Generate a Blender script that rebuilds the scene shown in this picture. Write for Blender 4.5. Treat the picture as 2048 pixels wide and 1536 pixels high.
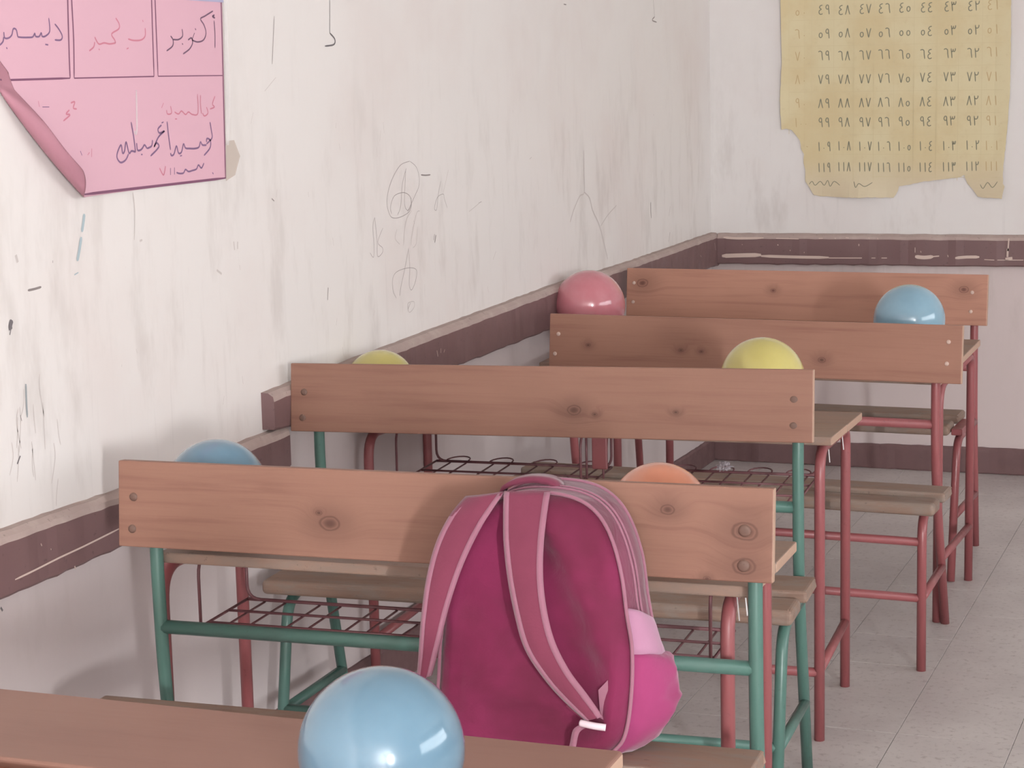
import bpy, bmesh, math, random
from mathutils import Vector, Matrix
C = bpy.context.scene.collection
for o in list(bpy.data.objects): bpy.data.objects.remove(o)
# ------------------------------------------------------------------ camera, light, exposure
cam = bpy.data.objects.new('camera', bpy.data.cameras.new('camera')); C.objects.link(cam)
cam.data.sensor_width = 36; cam.data.lens = 4000 / 2048 * 36; cam.data.clip_start = .05
F = Vector((-.3622, .9186, -.1578)).normalized(); U = Vector((-.0360, .1555, .9872)); Rt = F.cross(U).normalized(); U = Rt.cross(F)
cam.matrix_world = Matrix(((Rt.x, U.x, -F.x, 0), (Rt.y, U.y, -F.y, 0), (Rt.z, U.z, -F.z, 1.5913), (0, 0, 0, 1)))
bpy.context.scene.camera = cam
WXL, WXR, WYB, WYF, CEIL = -2.1553, 4.60, 7.6544, -6.60, 3.10
w = bpy.data.worlds.new('world'); bpy.context.scene.world = w; w.use_nodes = True
w.node_tree.nodes['Background'].inputs[0].default_value = (.75, .85, 1, 1); w.node_tree.nodes['Background'].inputs[1].default_value = 1.0
def area(name, loc, sx, sy, power, col, rot):
    l = bpy.data.lights.new(name, 'AREA'); l.shape = 'RECTANGLE'; l.size = sx; l.size_y = sy; l.energy = power; l.color = col
    o = bpy.data.objects.new(name, l); o.location = loc; o.rotation_euler = rot; C.objects.link(o); return o
# daylight standing just outside the windows of the right wall, a narrow one and a long unseen band shaped for soft fill: (centre y, width, power)
WIN = [(-5.2, .60, 2200), (4.0, 5.80, 230)]
for wy, ww, pw in WIN:
    area('window_daylight_and_fill', (WXR + .123, wy, 1.80), ww, 1.25, pw, (.955, .985, 1), (0, math.radians(90), 0)).rotation_euler = (math.radians(90), 0, math.radians(90))
vs = bpy.context.scene.view_settings
vs.view_transform = 'Standard'; vs.look = 'None'; vs.gamma = 1; vs.use_curve_mapping = False; vs.exposure = -0.63
# ------------------------------------------------------------------ helpers
def lin(c): return tuple(((v / 255) / 12.92 if v / 255 <= .04045 else ((v / 255 + .055) / 1.055) ** 2.4) for v in c) + (1,)
def link(o, parent=None):
    C.objects.link(o)
    if parent: o.parent = parent
    return o
def mesh(name, vs_, fs, mat, parent=None, smooth=True):
    me = bpy.data.meshes.new(name); me.from_pydata([tuple(v) for v in vs_], [], fs)
    bm = bmesh.new(); bm.from_mesh(me); bmesh.ops.recalc_face_normals(bm, faces=bm.faces); bm.to_mesh(me); bm.free()
    if smooth: me.polygons.foreach_set('use_smooth', [True] * len(me.polygons))
    me.materials.append(mat); return link(bpy.data.objects.new(name, me), parent)
def empty(name, loc=(0, 0, 0), rz=0):
    o = bpy.data.objects.new(name, None); o.location = loc; o.rotation_euler.z = rz; o.empty_display_size = .1; return link(o)
def tag(o, label, cat, group=None):
    o['label'] = label; o['category'] = cat
    if group: o['group'] = group
    return o
def struct(o): o['kind'] = 'structure'; return o
def box(name, a, b, mat, parent=None, bev=.003, seg=2, fn=None):
    bm = bmesh.new(); bmesh.ops.create_cube(bm, size=1)
    for v in bm.verts: v.co = Vector([(a[i] + b[i]) / 2 + v.co[i] * (b[i] - a[i]) for i in range(3)])
    if bev: bmesh.ops.bevel(bm, geom=list(bm.edges), offset=bev, segments=seg, affect='EDGES', profile=.5)
    if fn:
        for v in bm.verts: v.co = fn(v.co)
    me = bpy.data.meshes.new(name); bm.to_mesh(me); bm.free(); me.materials.append(mat)
    return link(bpy.data.objects.new(name, me), parent)
def rounded(pts, r, n=5):
    pts = [Vector(p) for p in pts]; out = [pts[0]]
    for i in range(1, len(pts) - 1):
        a, p, b = pts[i - 1], pts[i], pts[i + 1]; d1 = (a - p); d2 = (b - p); k = min(r, d1.length * .48, d2.length * .48)
        s, e = p + d1.normalized() * k, p + d2.normalized() * k
        for j in range(n + 1): t = j / n; out.append(s * (1 - t) ** 2 + p * 2 * t * (1 - t) + e * t * t)
    return out + [pts[-1]]
def smooth_path(pts, n=6, closed=False):
    pts = [Vector(p) for p in pts]; N = len(pts); out = []
    for i in range(N if closed else N - 1):
        p = [pts[(i + k) % N] if closed else pts[max(0, min(N - 1, i + k))] for k in (-1, 0, 1, 2)]
        for j in range(n):
            t = j / n; out.append(.5 * ((2 * p[1]) + (p[2] - p[0]) * t + (2 * p[0] - 5 * p[1] + 4 * p[2] - p[3]) * t * t + (3 * p[1] - p[0] - 3 * p[2] + p[3]) * t ** 3))
    return out if closed else out + [pts[-1]]
def tube_geo(pts, r, seg=12, flat=1.0):
    pts = [Vector(p) for p in pts]; vs_, fs = [], []; nrm = None
    for i, p in enumerate(pts):
        t = (pts[min(i + 1, len(pts) - 1)] - pts[max(i - 1, 0)]).normalized()
        if nrm is None: nrm = t.orthogonal().normalized()
        nrm = (nrm - t * nrm.dot(t)).normalized(); bi = t.cross(nrm)
        for k in range(seg): a = 2 * math.pi * k / seg; vs_.append(p + (nrm * math.cos(a) + bi * math.sin(a) * flat) * r)
    for i in range(len(pts) - 1):
        for k in range(seg): a = i * seg + k; b = i * seg + (k + 1) % seg; fs.append((a, b, b + seg, a + seg))
    fs.append(tuple(range(seg))); fs.append(tuple((len(pts) - 1) * seg + k for k in range(seg))); return vs_, fs
def join(geos):
    V, Fc = [], []
    for v, f in geos: o = len(V); V += v; Fc += [tuple(i + o for i in q) for q in f]
    return V, Fc
def tube(name, pts, r, mat, parent=None, seg=12): return mesh(name, *tube_geo(pts, r, seg), mat, parent)
def stroke_geo(pts, width, to3, lift, taper=True, sub=4):
    """a flat inked line on a plane: pts in plane units, to3(a, b, lift) gives the 3-D point"""
    P = [Vector(p) for p in (smooth_path([(*p, 0) for p in pts], sub) if len(pts) > 2 else [(*p, 0) for p in pts])]
    vs_, fs = [], []
    for i, p in enumerate(P):
        t = (P[min(i + 1, len(P) - 1)] - P[max(i - 1, 0)]); t = t.normalized() if t.length else Vector((1, 0, 0)); n = Vector((-t.y, t.x, 0))
        k = width / 2 * (.55 if taper and i in (0, len(P) - 1) else 1)
        vs_ += [to3(*(p + n * k)[:2], lift), to3(*(p - n * k)[:2], lift)]
    for i in range(len(P) - 1): fs.append((2 * i, 2 * i + 1, 2 * i + 3, 2 * i + 2))
    return vs_, fs
# ------------------------------------------------------------------ materials
def mat(name, col, rough=.6, spec=.4, **kw):
    m = bpy.data.materials.new(name); m.use_nodes = True; b = m.node_tree.nodes['Principled BSDF']
    b.inputs['Base Color'].default_value = lin(col); b.inputs['Roughness'].default_value = rough; b.inputs['Specular IOR Level'].default_value = spec
    for k, v in kw.items(): b.inputs[k.replace('_', ' ')].default_value = v
    return m
class G:
    def __init__(s, m): s.t = m.node_tree; s.b = s.t.nodes['Principled BSDF']
    def n(s, typ, ins={}, **kw):
        x = s.t.nodes.new(typ)
        for k, v in kw.items(): setattr(x, k, v)
        for k, v in ins.items(): s.put(x.inputs[k], v)
        return x
    def put(s, sock, v):
        if isinstance(v, bpy.types.NodeSocket): s.t.links.new(v, sock)
        else: sock.default_value = v
    def math(s, op, a, b=0.0, c=0.0, clamp=False):
        x = s.n('ShaderNodeMath', operation=op, use_clamp=clamp); s.put(x.inputs[0], a); s.put(x.inputs[1], b); s.put(x.inputs[2], c); return x.outputs[0]
    def noise(s, vec, scale, detail=3, rough=.5, dist=0.0): return s.n('ShaderNodeTexNoise', {'Vector': vec, 'Scale': scale, 'Detail': detail, 'Roughness': rough, 'Distortion': dist}).outputs[0]
    def ramp(s, v, lo, hi, a=0.0, b=1.0):
        x = s.n('ShaderNodeMapRange', {'Value': v, 'From Min': lo, 'From Max': hi, 'To Min': a, 'To Max': b}, interpolation_type='SMOOTHSTEP'); return x.outputs[0]
    def mix(s, f, a, b): 
        x = s.n('ShaderNodeMix', data_type='RGBA'); s.put(x.inputs[0], f); s.put(x.inputs[6], a); s.put(x.inputs[7], b); return x.outputs[2]
    def obj(s): return s.n('ShaderNodeTexCoord').outputs['Object']
    def scl(s, v, xyz, off=(0, 0, 0)): return s.n('ShaderNodeMapping', {'Vector': v, 'Scale': xyz, 'Location': off}).outputs[0]
    def bump(s, h, strength=.2, dist=.002): s.t.links.new(s.n('ShaderNodeBump', {'Height': h, 'Strength': strength, 'Distance': dist}).outputs[0], s.b.inputs['Normal'])
def wood(name, col, dark, knots=(), seed=0, grey=None, rough=.5, grain=.5, wear=0.0):
    m = mat(name, col, rough, .3); g = G(m); co = g.obj(); sx = g.n('ShaderNodeSeparateXYZ', {0: co})
    x, y, z = sx.outputs; km = None; z2 = z
    for kx, kz, kr in knots:
        dx = g.math('MULTIPLY', g.math('SUBTRACT', x, kx), .7); dz = g.math('SUBTRACT', z, kz)
        d = g.math('SQRT', g.math('ADD', g.math('MULTIPLY', dx, dx), g.math('MULTIPLY', dz, dz)))
        d = g.math('ADD', d, g.math('MULTIPLY', g.math('SUBTRACT', g.noise(co, 40, 2), .5), kr * .5))
        infl = g.ramp(d, 0.0, kr * 5.0, 1.0, 0.0)
        z2 = g.math('ADD', z2, g.math('MULTIPLY', infl, .025))
        ring = g.math('MULTIPLY', g.ramp(g.math('ABSOLUTE', g.math('SUBTRACT', d, kr)), 0.0, kr * .38, 1.0, 0.0), .75)
        core = g.ramp(d, kr * .2, kr * 1.3, .95, 0.0)
        halo = g.math('MULTIPLY', infl, .42)
        one = g.math('MAXIMUM', g.math('MAXIMUM', ring, core), halo)
        km = one if km is None else g.math('MAXIMUM', km, one)
    v = g.n('ShaderNodeCombineXYZ', {0: g.math('MULTIPLY', x, 1.6), 1: g.math('MULTIPLY', y, 9.0), 2: g.math('MULTIPLY', z2, 34.0)}).outputs[0]
    v = g.scl(v, (1, 1, 1), (seed * 3.7, seed * 1.3, seed * 5.1))
    gr = g.noise(v, 1.3, 5, .6, .6); gr2 = g.noise(g.scl(v, (1.5, 2.6, 2.6)), 2.2, 3, .6, .3); bl = g.noise(g.scl(co, (1, 1, 2), (seed, 0, 0)), 3.0, 2)
    f = g.math('ADD', g.math('MULTIPLY', g.ramp(gr, .45, .75), grain), g.math('MULTIPLY', g.ramp(gr2, .5, .8), grain * .5))
    c = g.mix(f, lin(col), lin(dark)); c = g.mix(g.ramp(bl, .35, .7, 0.0, .35), c, lin([min(255, k * 1.06 + 6) for k in col]))
    if wear:
        wn = g.noise(g.scl(co, (2, 6, 6), (seed, 2, 1)), 5, 5, .7); c = g.mix(g.ramp(wn, .5 - wear * .2, .66, 0.0, .85), c, lin(grey or (150, 130, 118)))
        sp = g.noise(co, 60, 3, .7); c = g.mix(g.ramp(sp, .62, .74, 0.0, .6 * wear), c, lin([k * .6 for k in dark]))
    if km is not None: c = g.mix(km, c, lin([k * .74 for k in dark]))
    g.put(g.b.inputs['Base Color'], c); g.bump(g.math('ADD', gr, g.math('MULTIPLY', gr2, .5)), .25, .0015); return m
def paint(name, col, worn=None, rough=.35, chips=.12, spec=.5):
    m = mat(name, col, rough, spec); g = G(m); co = g.obj(); n1 = g.noise(co, 9, 4, .65); n2 = g.noise(co, 70, 3, .7)
    c = g.mix(g.ramp(n1, .45, .75, 0.0, .5), lin(col), lin(worn or [k * .8 for k in col])); c = g.mix(g.ramp(n2, .64, .7, 0.0, chips * 4), c, lin([k * .55 for k in col]))
    g.put(g.b.inputs['Base Color'], c); g.put(g.b.inputs['Roughness'], g.ramp(n1, .3, .8, rough, rough + .2)); return m
MARKS = [["pencil",0.0018,[[4.7773,1.3484],[4.7216,1.3424],[4.6762,1.318],[4.6414,1.2844],[4.628,1.2496],[4.6433,1.2186],[4.6676,1.2092],[4.7111,1.2088],[4.7635,1.2184],[4.78,1.2386],[4.7702,1.2576],[4.7451,1.2678],[4.7159,1.2704],[4.672,1.2644],[4.6485,1.2391],[4.6542,1.2208]]],["pencil",0.0016,[[4.7773,1.3484],[4.8171,1.331],[4.8339,1.3024],[4.8282,1.2782],[4.804,1.2583],[4.7721,1.233],[4.7524,1.2192]]],["pencil",0.0016,[[4.7537,1.3315],[4.7248,1.2909],[4.7119,1.2375],[4.6897,1.215]]],["pencil",0.0016,[[4.7498,1.3287],[4.7371,1.2599],[4.7386,1.2324],[4.7563,1.222],[4.7758,1.2328],[4.7774,1.254]]],["pencil",0.0016,[[4.5522,1.2198],[4.54,1.1973],[4.5431,1.1499],[4.5373,1.121],[4.5178,1.1346]]],["pencil",0.0016,[[4.5522,1.2198],[4.5615,1.163],[4.5616,1.1216],[4.5885,1.1264],[4.5924,1.1394],[4.5658,1.1567],[4.5985,1.1895]]],["faint",0.0018,[[4.7786,1.2203],[4.7393,1.1929],[4.7199,1.1336]]],["faint",0.0018,[[4.831,1.2148],[4.8094,1.2103],[4.7776,1.1591],[4.7678,1.1292]]],["faint",0.0018,[[4.8127,1.1746],[4.8019,1.1323],[4.7785,1.1221]]],["faint",0.0018,[[4.6833,1.1793],[4.6707,1.1563],[4.6983,1.1387]]],["pencil",0.0015,[[4.7525,1.1245],[4.724,1.0722],[4.697,1.0292],[4.6879,1.0059]]],["pencil",0.0015,[[4.7523,1.1215],[4.7556,1.0689],[4.7489,1.0296],[4.7625,1.0127],[4.7906,1.0343],[4.798,1.0615],[4.7522,1.0724],[4.6784,1.0708],[4.6483,1.0558],[4.6474,1.0257],[4.6658,1.0023]]],["faint",0.0016,[[4.8468,1.0188],[4.848,0.9842]]],["faint",0.002,[[4.7527,0.9829],[4.736,0.9787],[4.7432,0.9562],[4.7739,0.9649],[4.7766,0.9801],[4.7527,0.9829]]],["grey",0.0035,[[4.8458,1.3088],[4.8763,1.3061],[4.9072,1.3055]]],["pencil",0.0015,[[4.9767,1.2843],[4.9585,1.254],[4.9434,1.211],[4.9279,1.2153],[4.9497,1.242],[4.9901,1.2487],[4.9972,1.2355],[5.0154,1.2087]]],["faint",0.0015,[[5.0312,1.3128],[5.0129,1.2853],[4.9903,1.2518]]],["grey",0.005,[[4.9328,1.1425],[4.9234,1.1228]]],["faint",0.002,[[5.2474,1.2063],[5.2119,1.1974],[5.1681,1.1875]]],["faint",0.003,[[5.3626,1.0574],[5.3384,1.036]]],["dark",0.0035,[[4.3447,1.7518],[4.3381,1.6746]]],["dark",0.004,[[4.3381,1.6746],[4.3637,1.6606],[4.3572,1.6477],[4.3091,1.6441]]],["grey",0.003,[[6.919,1.8044],[6.9344,1.7469]]],["grey",0.004,[[6.9344,1.7469],[6.9041,1.7343],[6.9577,1.7279]]],["pencil",0.0028,[[4.0623,1.7107],[4.0528,1.6575],[4.0432,1.6044]]],["faint",0.0025,[[4.0572,1.5742],[4.0026,1.5452]]],["faint",0.002,[[3.9451,1.4994],[3.9314,1.4746]]],["blue",0.008,[[3.2606,1.3283],[3.2556,1.3124],[3.2487,1.2949]]],["blue",0.008,[[3.246,1.2856],[3.2368,1.2616],[3.2279,1.2415]]],["blue",0.004,[[3.229,1.2195],[3.2152,1.2162]]],["dark",0.011,[[3.009,1.1564],[3.0033,1.1462],[3.0041,1.1388]]],["dark",0.004,[[3.0041,1.1388],[3.0001,1.1302]]],["dark",0.006,[[3.0085,0.9062],[2.9979,0.8933]]],["grey",0.0045,[[3.0634,1.2038],[3.0853,1.2041],[3.1061,1.2055]]],["bluegrey",0.005,[[3.0392,1.0345],[3.0377,1.0051],[3.0373,0.9726]]],["grey",0.003,[[3.0164,0.9808],[3.0198,0.9691]]],["faint",0.003,[[3.4357,1.3574],[3.4396,1.3224],[3.4319,1.2632]]],["faint",0.008,[[3.452,1.2594],[3.4615,1.2606]]],["faint",0.012,[[3.0335,1.2717],[3.0381,1.2577]]],["grey",0.0025,[[3.1478,1.2504],[3.1473,1.2458]]],["faint",0.006,[[3.8318,1.2241],[3.8345,1.2053]]],["faint",0.006,[[3.8495,1.2225],[3.848,1.2062]]],["faint",0.009,[[3.7525,1.17],[3.7731,1.1592]]],["grey",0.003,[[4.9242,1.1457],[4.9163,1.1302]]],["grey",0.004,[[4.2789,1.0733],[4.2737,1.0438]]],["faint",0.005,[[4.7541,0.9807],[4.737,0.9656]]],["faint",0.0045,[[6.1457,1.3117],[6.1441,1.2473],[6.1432,1.1762],[6.0986,1.1663],[6.0385,1.1257],[6.0032,1.0901]]],["faint",0.0045,[[6.1432,1.1762],[6.1965,1.153],[6.2244,1.1117],[6.2927,1.0533],[6.3506,0.9678],[6.3701,0.9356]]],["faint",0.004,[[6.3029,1.0525],[6.3775,1.0833],[6.4748,1.1097]]],["grey",0.004,[[6.8606,1.0922],[6.8594,1.0636],[6.8654,1.0345]]],["pencil",0.003,[[7.0999,1.0602],[7.082,1.0247]]],["grey",0.0035,[[7.0924,0.9647],[7.0758,0.9309]]],["faint",0.003,[[7.0049,1.1982],[6.992,1.1826]]],["grey",0.006,[[5.9812,1.7729],[6.0042,1.7718]]],["faint",0.004,[[5.6531,1.3083],[5.6704,1.3134]]],["pencil",0.003,[[5.2406,1.2059],[5.2633,1.2086]]],["grey",0.004,[[4.0139,1.3049],[4.0253,1.2984]]],["dark",0.008,[[2.9209,0.6441],[2.9261,0.6362]]],["faint",0.004,[[7.322,1.6911],[7.3283,1.6801]]],["faint",0.002,[[3.1315,0.9533],[3.1334,0.9243],[3.1377,0.9024]]],["faint",0.002,[[2.9855,0.9355],[2.9871,0.9075],[2.9731,0.877]]],["faint",0.002,[[3.1231,0.8409],[3.1153,0.8137],[3.1113,0.7905]]],["faint",0.002,[[3.0045,0.9264],[3.0031,0.8988],[2.9944,0.8606]]],["faint",0.002,[[3.0116,0.9937],[3.0042,0.9672],[3.013,0.9192]]],["faint",0.002,[[3.0885,0.9919],[3.0887,0.9636],[3.0872,0.9034]]],["faint",0.002,[[3.1156,0.9104],[3.1174,0.8814],[3.1012,0.8358]]],["faint",0.002,[[3.0321,1.0264],[3.0292,0.999],[3.0193,0.9785]]],["faint",0.002,[[3.0085,0.9785],[3.0056,0.9512],[2.9995,0.9227]]],["faint",0.002,[[3.0484,0.9135],[3.0439,0.8862],[3.0459,0.8595]]],["faint",0.002,[[3.0846,1.0461],[3.0817,1.0184],[3.0904,0.9643]]],["faint",0.002,[[3.0466,0.926],[3.0483,0.8976],[3.0514,0.8517]]],["faint",0.002,[[3.0585,0.9941],[3.0587,0.966],[3.0605,0.9385]]],["faint",0.002,[[3.0165,0.9956],[3.0166,0.9678],[3.0062,0.9131]]],["faint",0.0022,[[3.8536,1.1705],[3.8549,1.1594]]],["faint",0.0022,[[7.3094,1.3328],[7.3217,1.3023]]],["faint",0.0022,[[3.8423,0.9258],[3.8452,0.9075]]],["faint",0.0022,[[5.8822,1.0186],[5.877,1.0081]]],["faint",0.0022,[[4.994,0.8846],[4.9866,0.8786]]],["faint",0.0022,[[6.1402,1.6672],[6.1481,1.634]]],["faint",0.0022,[[4.3448,0.9201],[4.3484,0.8974]]],["faint",0.0022,[[3.7592,0.8946],[3.7532,0.8769]]],["faint",0.0022,[[4.578,1.3942],[4.579,1.3704]]],["faint",0.0022,[[5.292,0.9629],[5.2984,0.9449]]],["faint",0.0022,[[4.1945,1.3085],[4.1959,1.2956]]],["faint",0.0022,[[6.1277,1.0834],[6.1362,1.06]]],["faint",0.0022,[[3.3618,1.0227],[3.3613,1.0178]]],["faint",0.0022,[[4.3208,0.9944],[4.3139,0.977]]],["faint",0.0022,[[4.6049,1.4342],[4.5967,1.407]]],["faint",0.0022,[[6.8399,0.9238],[6.8396,0.9148]]],["faint",0.0022,[[4.355,1.463],[4.3512,1.45]]],["faint",0.0022,[[4.0419,1.3233],[4.0355,1.3056]]],["faint",0.0022,[[4.6214,1.4549],[4.6252,1.4271]]],["faint",0.0022,[[6.4926,1.2731],[6.4856,1.2414]]],["faint",0.0022,[[6.442,1.3343],[6.4515,1.3105]]],["faint",0.0022,[[4.5332,0.9866],[4.5263,0.9748]]],["faint",0.0022,[[4.367,1.4124],[4.371,1.3954]]],["faint",0.0022,[[7.2011,1.5903],[7.2127,1.5554]]],["faint",0.0022,[[3.4177,1.0459],[3.4205,1.0373]]],["faint",0.0022,[[4.313,1.1903],[4.3167,1.1707]]],["faint",0.0022,[[7.3568,0.758],[7.3696,0.7315]]],["faint",0.0022,[[6.5319,0.9596],[6.5304,0.927]]],["faint",0.0022,[[4.7897,1.1928],[4.7954,1.1831]]],["faint",0.0022,[[5.522,1.4598],[5.5255,1.4509]]],["faint",0.0022,[[6.2588,1.1059],[6.2626,1.0808]]]]
INK = [["ink",0.0033,[[3.7807,1.7174],[3.7462,1.7065],[3.7269,1.7001],[3.7402,1.6878],[3.747,1.6713],[3.7352,1.6568],[3.71,1.6526],[3.6879,1.6567]],"a"],["ink",0.0033,[[3.7831,1.6976],[3.7846,1.6694],[3.7819,1.6401]],"a"],["ink",0.0033,[[3.6879,1.6567],[3.6995,1.6711]],"a"],["ink",0.0033,[[3.6717,1.6566],[3.6863,1.6608],[3.6894,1.6505],[3.676,1.6382],[3.6488,1.6281]],"a"],["ink",0.0033,[[3.6498,1.6789],[3.6504,1.6647],[3.6337,1.6575],[3.612,1.6575]],"a"],["ink",0.0033,[[3.6029,1.6645],[3.6119,1.6565],[3.6088,1.6444],[3.5843,1.6344]],"a"],["ink",0.00462,[[3.7024,1.6803],[3.7062,1.6773]],"a"],["ink",0.00462,[[3.6469,1.6495],[3.6507,1.6474]],"a"],["ink",0.00396,[[3.7863,1.7091],[3.7775,1.7059],[3.7878,1.7029]],"a"],["red",0.0033,[[3.5068,1.6798],[3.5052,1.6641],[3.4895,1.6562],[3.4617,1.6552],[3.4419,1.658]],"b"],["red",0.00396,[[3.499,1.6954],[3.5005,1.6915]],"b"],["red",0.0033,[[3.401,1.6981],[3.4123,1.6868],[3.4096,1.6771],[3.3837,1.6674],[3.3932,1.656],[3.3961,1.6502]],"b"],["red",0.0033,[[3.3961,1.6502],[3.3747,1.6483],[3.3556,1.6502],[3.3363,1.6483],[3.3238,1.6615]],"b"],["red",0.0033,[[3.3228,1.652],[3.3184,1.6426],[3.3023,1.6351]],"b"],["red",0.00429,[[3.4345,1.6386],[3.442,1.6406]],"b"],["red",0.00429,[[3.3353,1.6388],[3.3386,1.6369]],"b"],["ink2",0.0033,[[3.1931,1.6847],[3.2051,1.6756],[3.2151,1.6629],[3.2095,1.6555],[3.1901,1.6555]],"c"],["ink2",0.0033,[[3.175,1.6954],[3.1757,1.6718],[3.162,1.6627],[3.1508,1.6617],[3.1483,1.668],[3.1414,1.6617],[3.1304,1.6616],[3.1278,1.667],[3.1209,1.6607],[3.1054,1.6597],[3.0869,1.6597],[3.0748,1.6605]],"c"],["ink2",0.0033,[[3.0748,1.6605],[3.0716,1.6729],[3.0627,1.6746],[3.057,1.664],[3.0474,1.6587],[3.0355,1.6586],[3.0336,1.6691]],"c"],["ink2",0.0033,[[3.0327,1.6604],[3.0288,1.6516],[3.0162,1.6446]],"c"],["ink2",0.00495,[[3.1588,1.6473],[3.1683,1.6464]],"c"],["ink2",0.00495,[[3.0382,1.642],[3.0409,1.6393]],"c"],["ink2",0.00396,[[3.7461,1.4855],[3.7506,1.4664],[3.7513,1.4516],[3.7271,1.44]],"g"],["ink2",0.00396,[[3.7275,1.4442],[3.7303,1.4514],[3.7445,1.4466],[3.7409,1.431],[3.7144,1.4165]],"g"],["ink2",0.00396,[[3.7269,1.4379],[3.7102,1.4387],[3.7026,1.4453],[3.6954,1.4352],[3.6787,1.4328],[3.6563,1.4339],[3.6403,1.4357],[3.6331,1.4442],[3.6235,1.4282],[3.6114,1.4268],[3.6048,1.4414],[3.5934,1.4256],[3.5833,1.4231],[3.5799,1.4283]],"g"],["ink2",0.00396,[[3.5724,1.4926],[3.5756,1.4651],[3.5805,1.4344]],"g"],["ink2",0.00396,[[3.5505,1.4863],[3.5362,1.4788],[3.5412,1.4705],[3.5609,1.4738],[3.5366,1.4627],[3.5175,1.4434]],"g"],["ink2",0.00396,[[3.5175,1.4434],[3.5278,1.451],[3.5367,1.4446],[3.5264,1.437],[3.5024,1.4261]],"g"],["ink2",0.00396,[[3.5131,1.4577],[3.5082,1.4459],[3.4907,1.4417]],"g"],["ink2",0.00396,[[3.4907,1.4417],[3.4821,1.4491],[3.474,1.4435],[3.4662,1.4399],[3.4551,1.4404],[3.4528,1.4544]],"g"],["ink2",0.00396,[[3.4367,1.4963],[3.4431,1.4686],[3.4473,1.4368]],"g"],["ink2",0.00396,[[3.4473,1.4368],[3.4328,1.4395],[3.4233,1.436],[3.4146,1.458],[3.4074,1.4407],[3.3998,1.4372],[3.396,1.453],[3.3821,1.44],[3.3791,1.4285],[3.3908,1.4191],[3.4093,1.423],[3.4213,1.4342]],"g"],["ink2",0.00495,[[3.4671,1.4309],[3.4727,1.4306]],"g"],["ink2",0.00462,[[3.5509,1.4903],[3.5588,1.492]],"g"],["ink2",0.00462,[[3.6167,1.4204],[3.6248,1.421]],"g"],["red",0.00297,[[3.7724,1.5394],[3.7602,1.5229],[3.7681,1.5164],[3.7487,1.5127]],"f"],["red",0.00297,[[3.7344,1.5173],[3.7395,1.5046],[3.7243,1.4988],[3.7166,1.5053]],"f"],["red",0.00297,[[3.7119,1.5429],[3.7101,1.5242],[3.7123,1.5034]],"f"],["red",0.00297,[[3.6997,1.5453],[3.698,1.5059],[3.6752,1.5035],[3.6595,1.5091],[3.6469,1.5044],[3.6316,1.512],[3.6191,1.5063],[3.6037,1.5108]],"f"],["red",0.00297,[[3.5891,1.5234],[3.5917,1.5092],[3.5759,1.5076],[3.5728,1.5158]],"f"],["red",0.00396,[[3.6043,1.4966],[3.6122,1.4963]],"f"],["red",0.00297,[[3.5625,1.5302],[3.5538,1.5204]],"f"],["ink2",0.00363,[[3.7129,1.4008],[3.7015,1.3909],[3.6898,1.3979],[3.6808,1.39],[3.6641,1.3878],[3.6477,1.3867],[3.636,1.3915],[3.6273,1.3848],[3.6113,1.3847],[3.5996,1.3874]],"hi"],["ink2",0.00363,[[3.5927,1.3981],[3.5913,1.3838]],"hi"],["ink2",0.0033,[[3.5769,1.3979],[3.5755,1.3837]],"hi"],["red",0.0033,[[3.5578,1.4031],[3.5483,1.3853],[3.5343,1.4003]],"hr"],["ink2",0.00495,[[3.7466,1.3789],[3.7505,1.3754]],"hi"],["red",0.0033,[[3.2302,1.5389],[3.2437,1.5405],[3.2375,1.5294],[3.249,1.5272]],"dr"],["red",0.0033,[[3.2239,1.5261],[3.2117,1.519],[3.2246,1.5168],[3.2005,1.5064]],"dr"],["red",0.00264,[[3.1244,1.5453],[3.1264,1.5344]],"dr"],["ink2",0.00264,[[3.1359,1.5341],[3.158,1.5335]],"di"],["ink2",0.0033,[[3.2492,1.4484],[3.2534,1.4397]],"e"],["red",0.00297,[[3.2737,1.4396],[3.281,1.444]],"e"],["red",0.00297,[[3.2903,1.4512],[3.2869,1.4351]],"e"],["line",0.00396,[[3.2408,1.7522],[3.24,1.7292],[3.2345,1.6279],[3.2334,1.5853]],"line"],["line",0.00396,[[2.8242,1.5856],[3.0216,1.5845],[3.2333,1.5849]],"line"],["line",0.00363,[[3.2556,1.7526],[3.2532,1.7295],[3.2522,1.6556],[3.2466,1.5851]],"line"],["line",0.00462,[[3.2466,1.5847],[3.5313,1.5839]],"line"],["line",0.00363,[[3.5373,1.7599],[3.5367,1.7353],[3.5313,1.5839]],"line"],["line",0.00363,[[3.5506,1.7602],[3.55,1.7356],[3.5467,1.5846]],"line"],["line",0.00396,[[3.5466,1.5841],[3.8085,1.582]],"line"],["line",0.0033,[[3.8173,1.7672],[3.8169,1.741],[3.8107,1.5831],[3.8009,1.3628]],"line"],["line",0.00528,[[3.2442,1.3665],[3.504,1.3649],[3.801,1.3639]],"line"]]
POSTER = [[2.8153,1.7452],[3.8242,1.7726],[3.8234,1.7412],[3.815,1.583],[3.8052,1.3626],[3.2405,1.3639],[3.0188,1.5586],[2.8144,1.737]]
TAPE = [[3.817,1.4424],[3.8522,1.443],[3.8755,1.4073],[3.8496,1.3674],[3.809,1.357]]
FOLD = [[3.0107,1.5658],[3.2405,1.3639]]
FILM = [[3.8285,1.7727],[3.8393,1.773],[3.8361,1.5294],[3.8206,1.4337],[3.8076,1.4342]]
GLINT = [[3.4557,1.5585],[3.4668,1.5583],[3.4683,1.4992],[3.4551,1.4779],[3.4459,1.4783]]
BLUETOP = [[3.6405,1.7676],[3.8285,1.7727],[3.825,1.7359],[3.6376,1.7384]]
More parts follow.
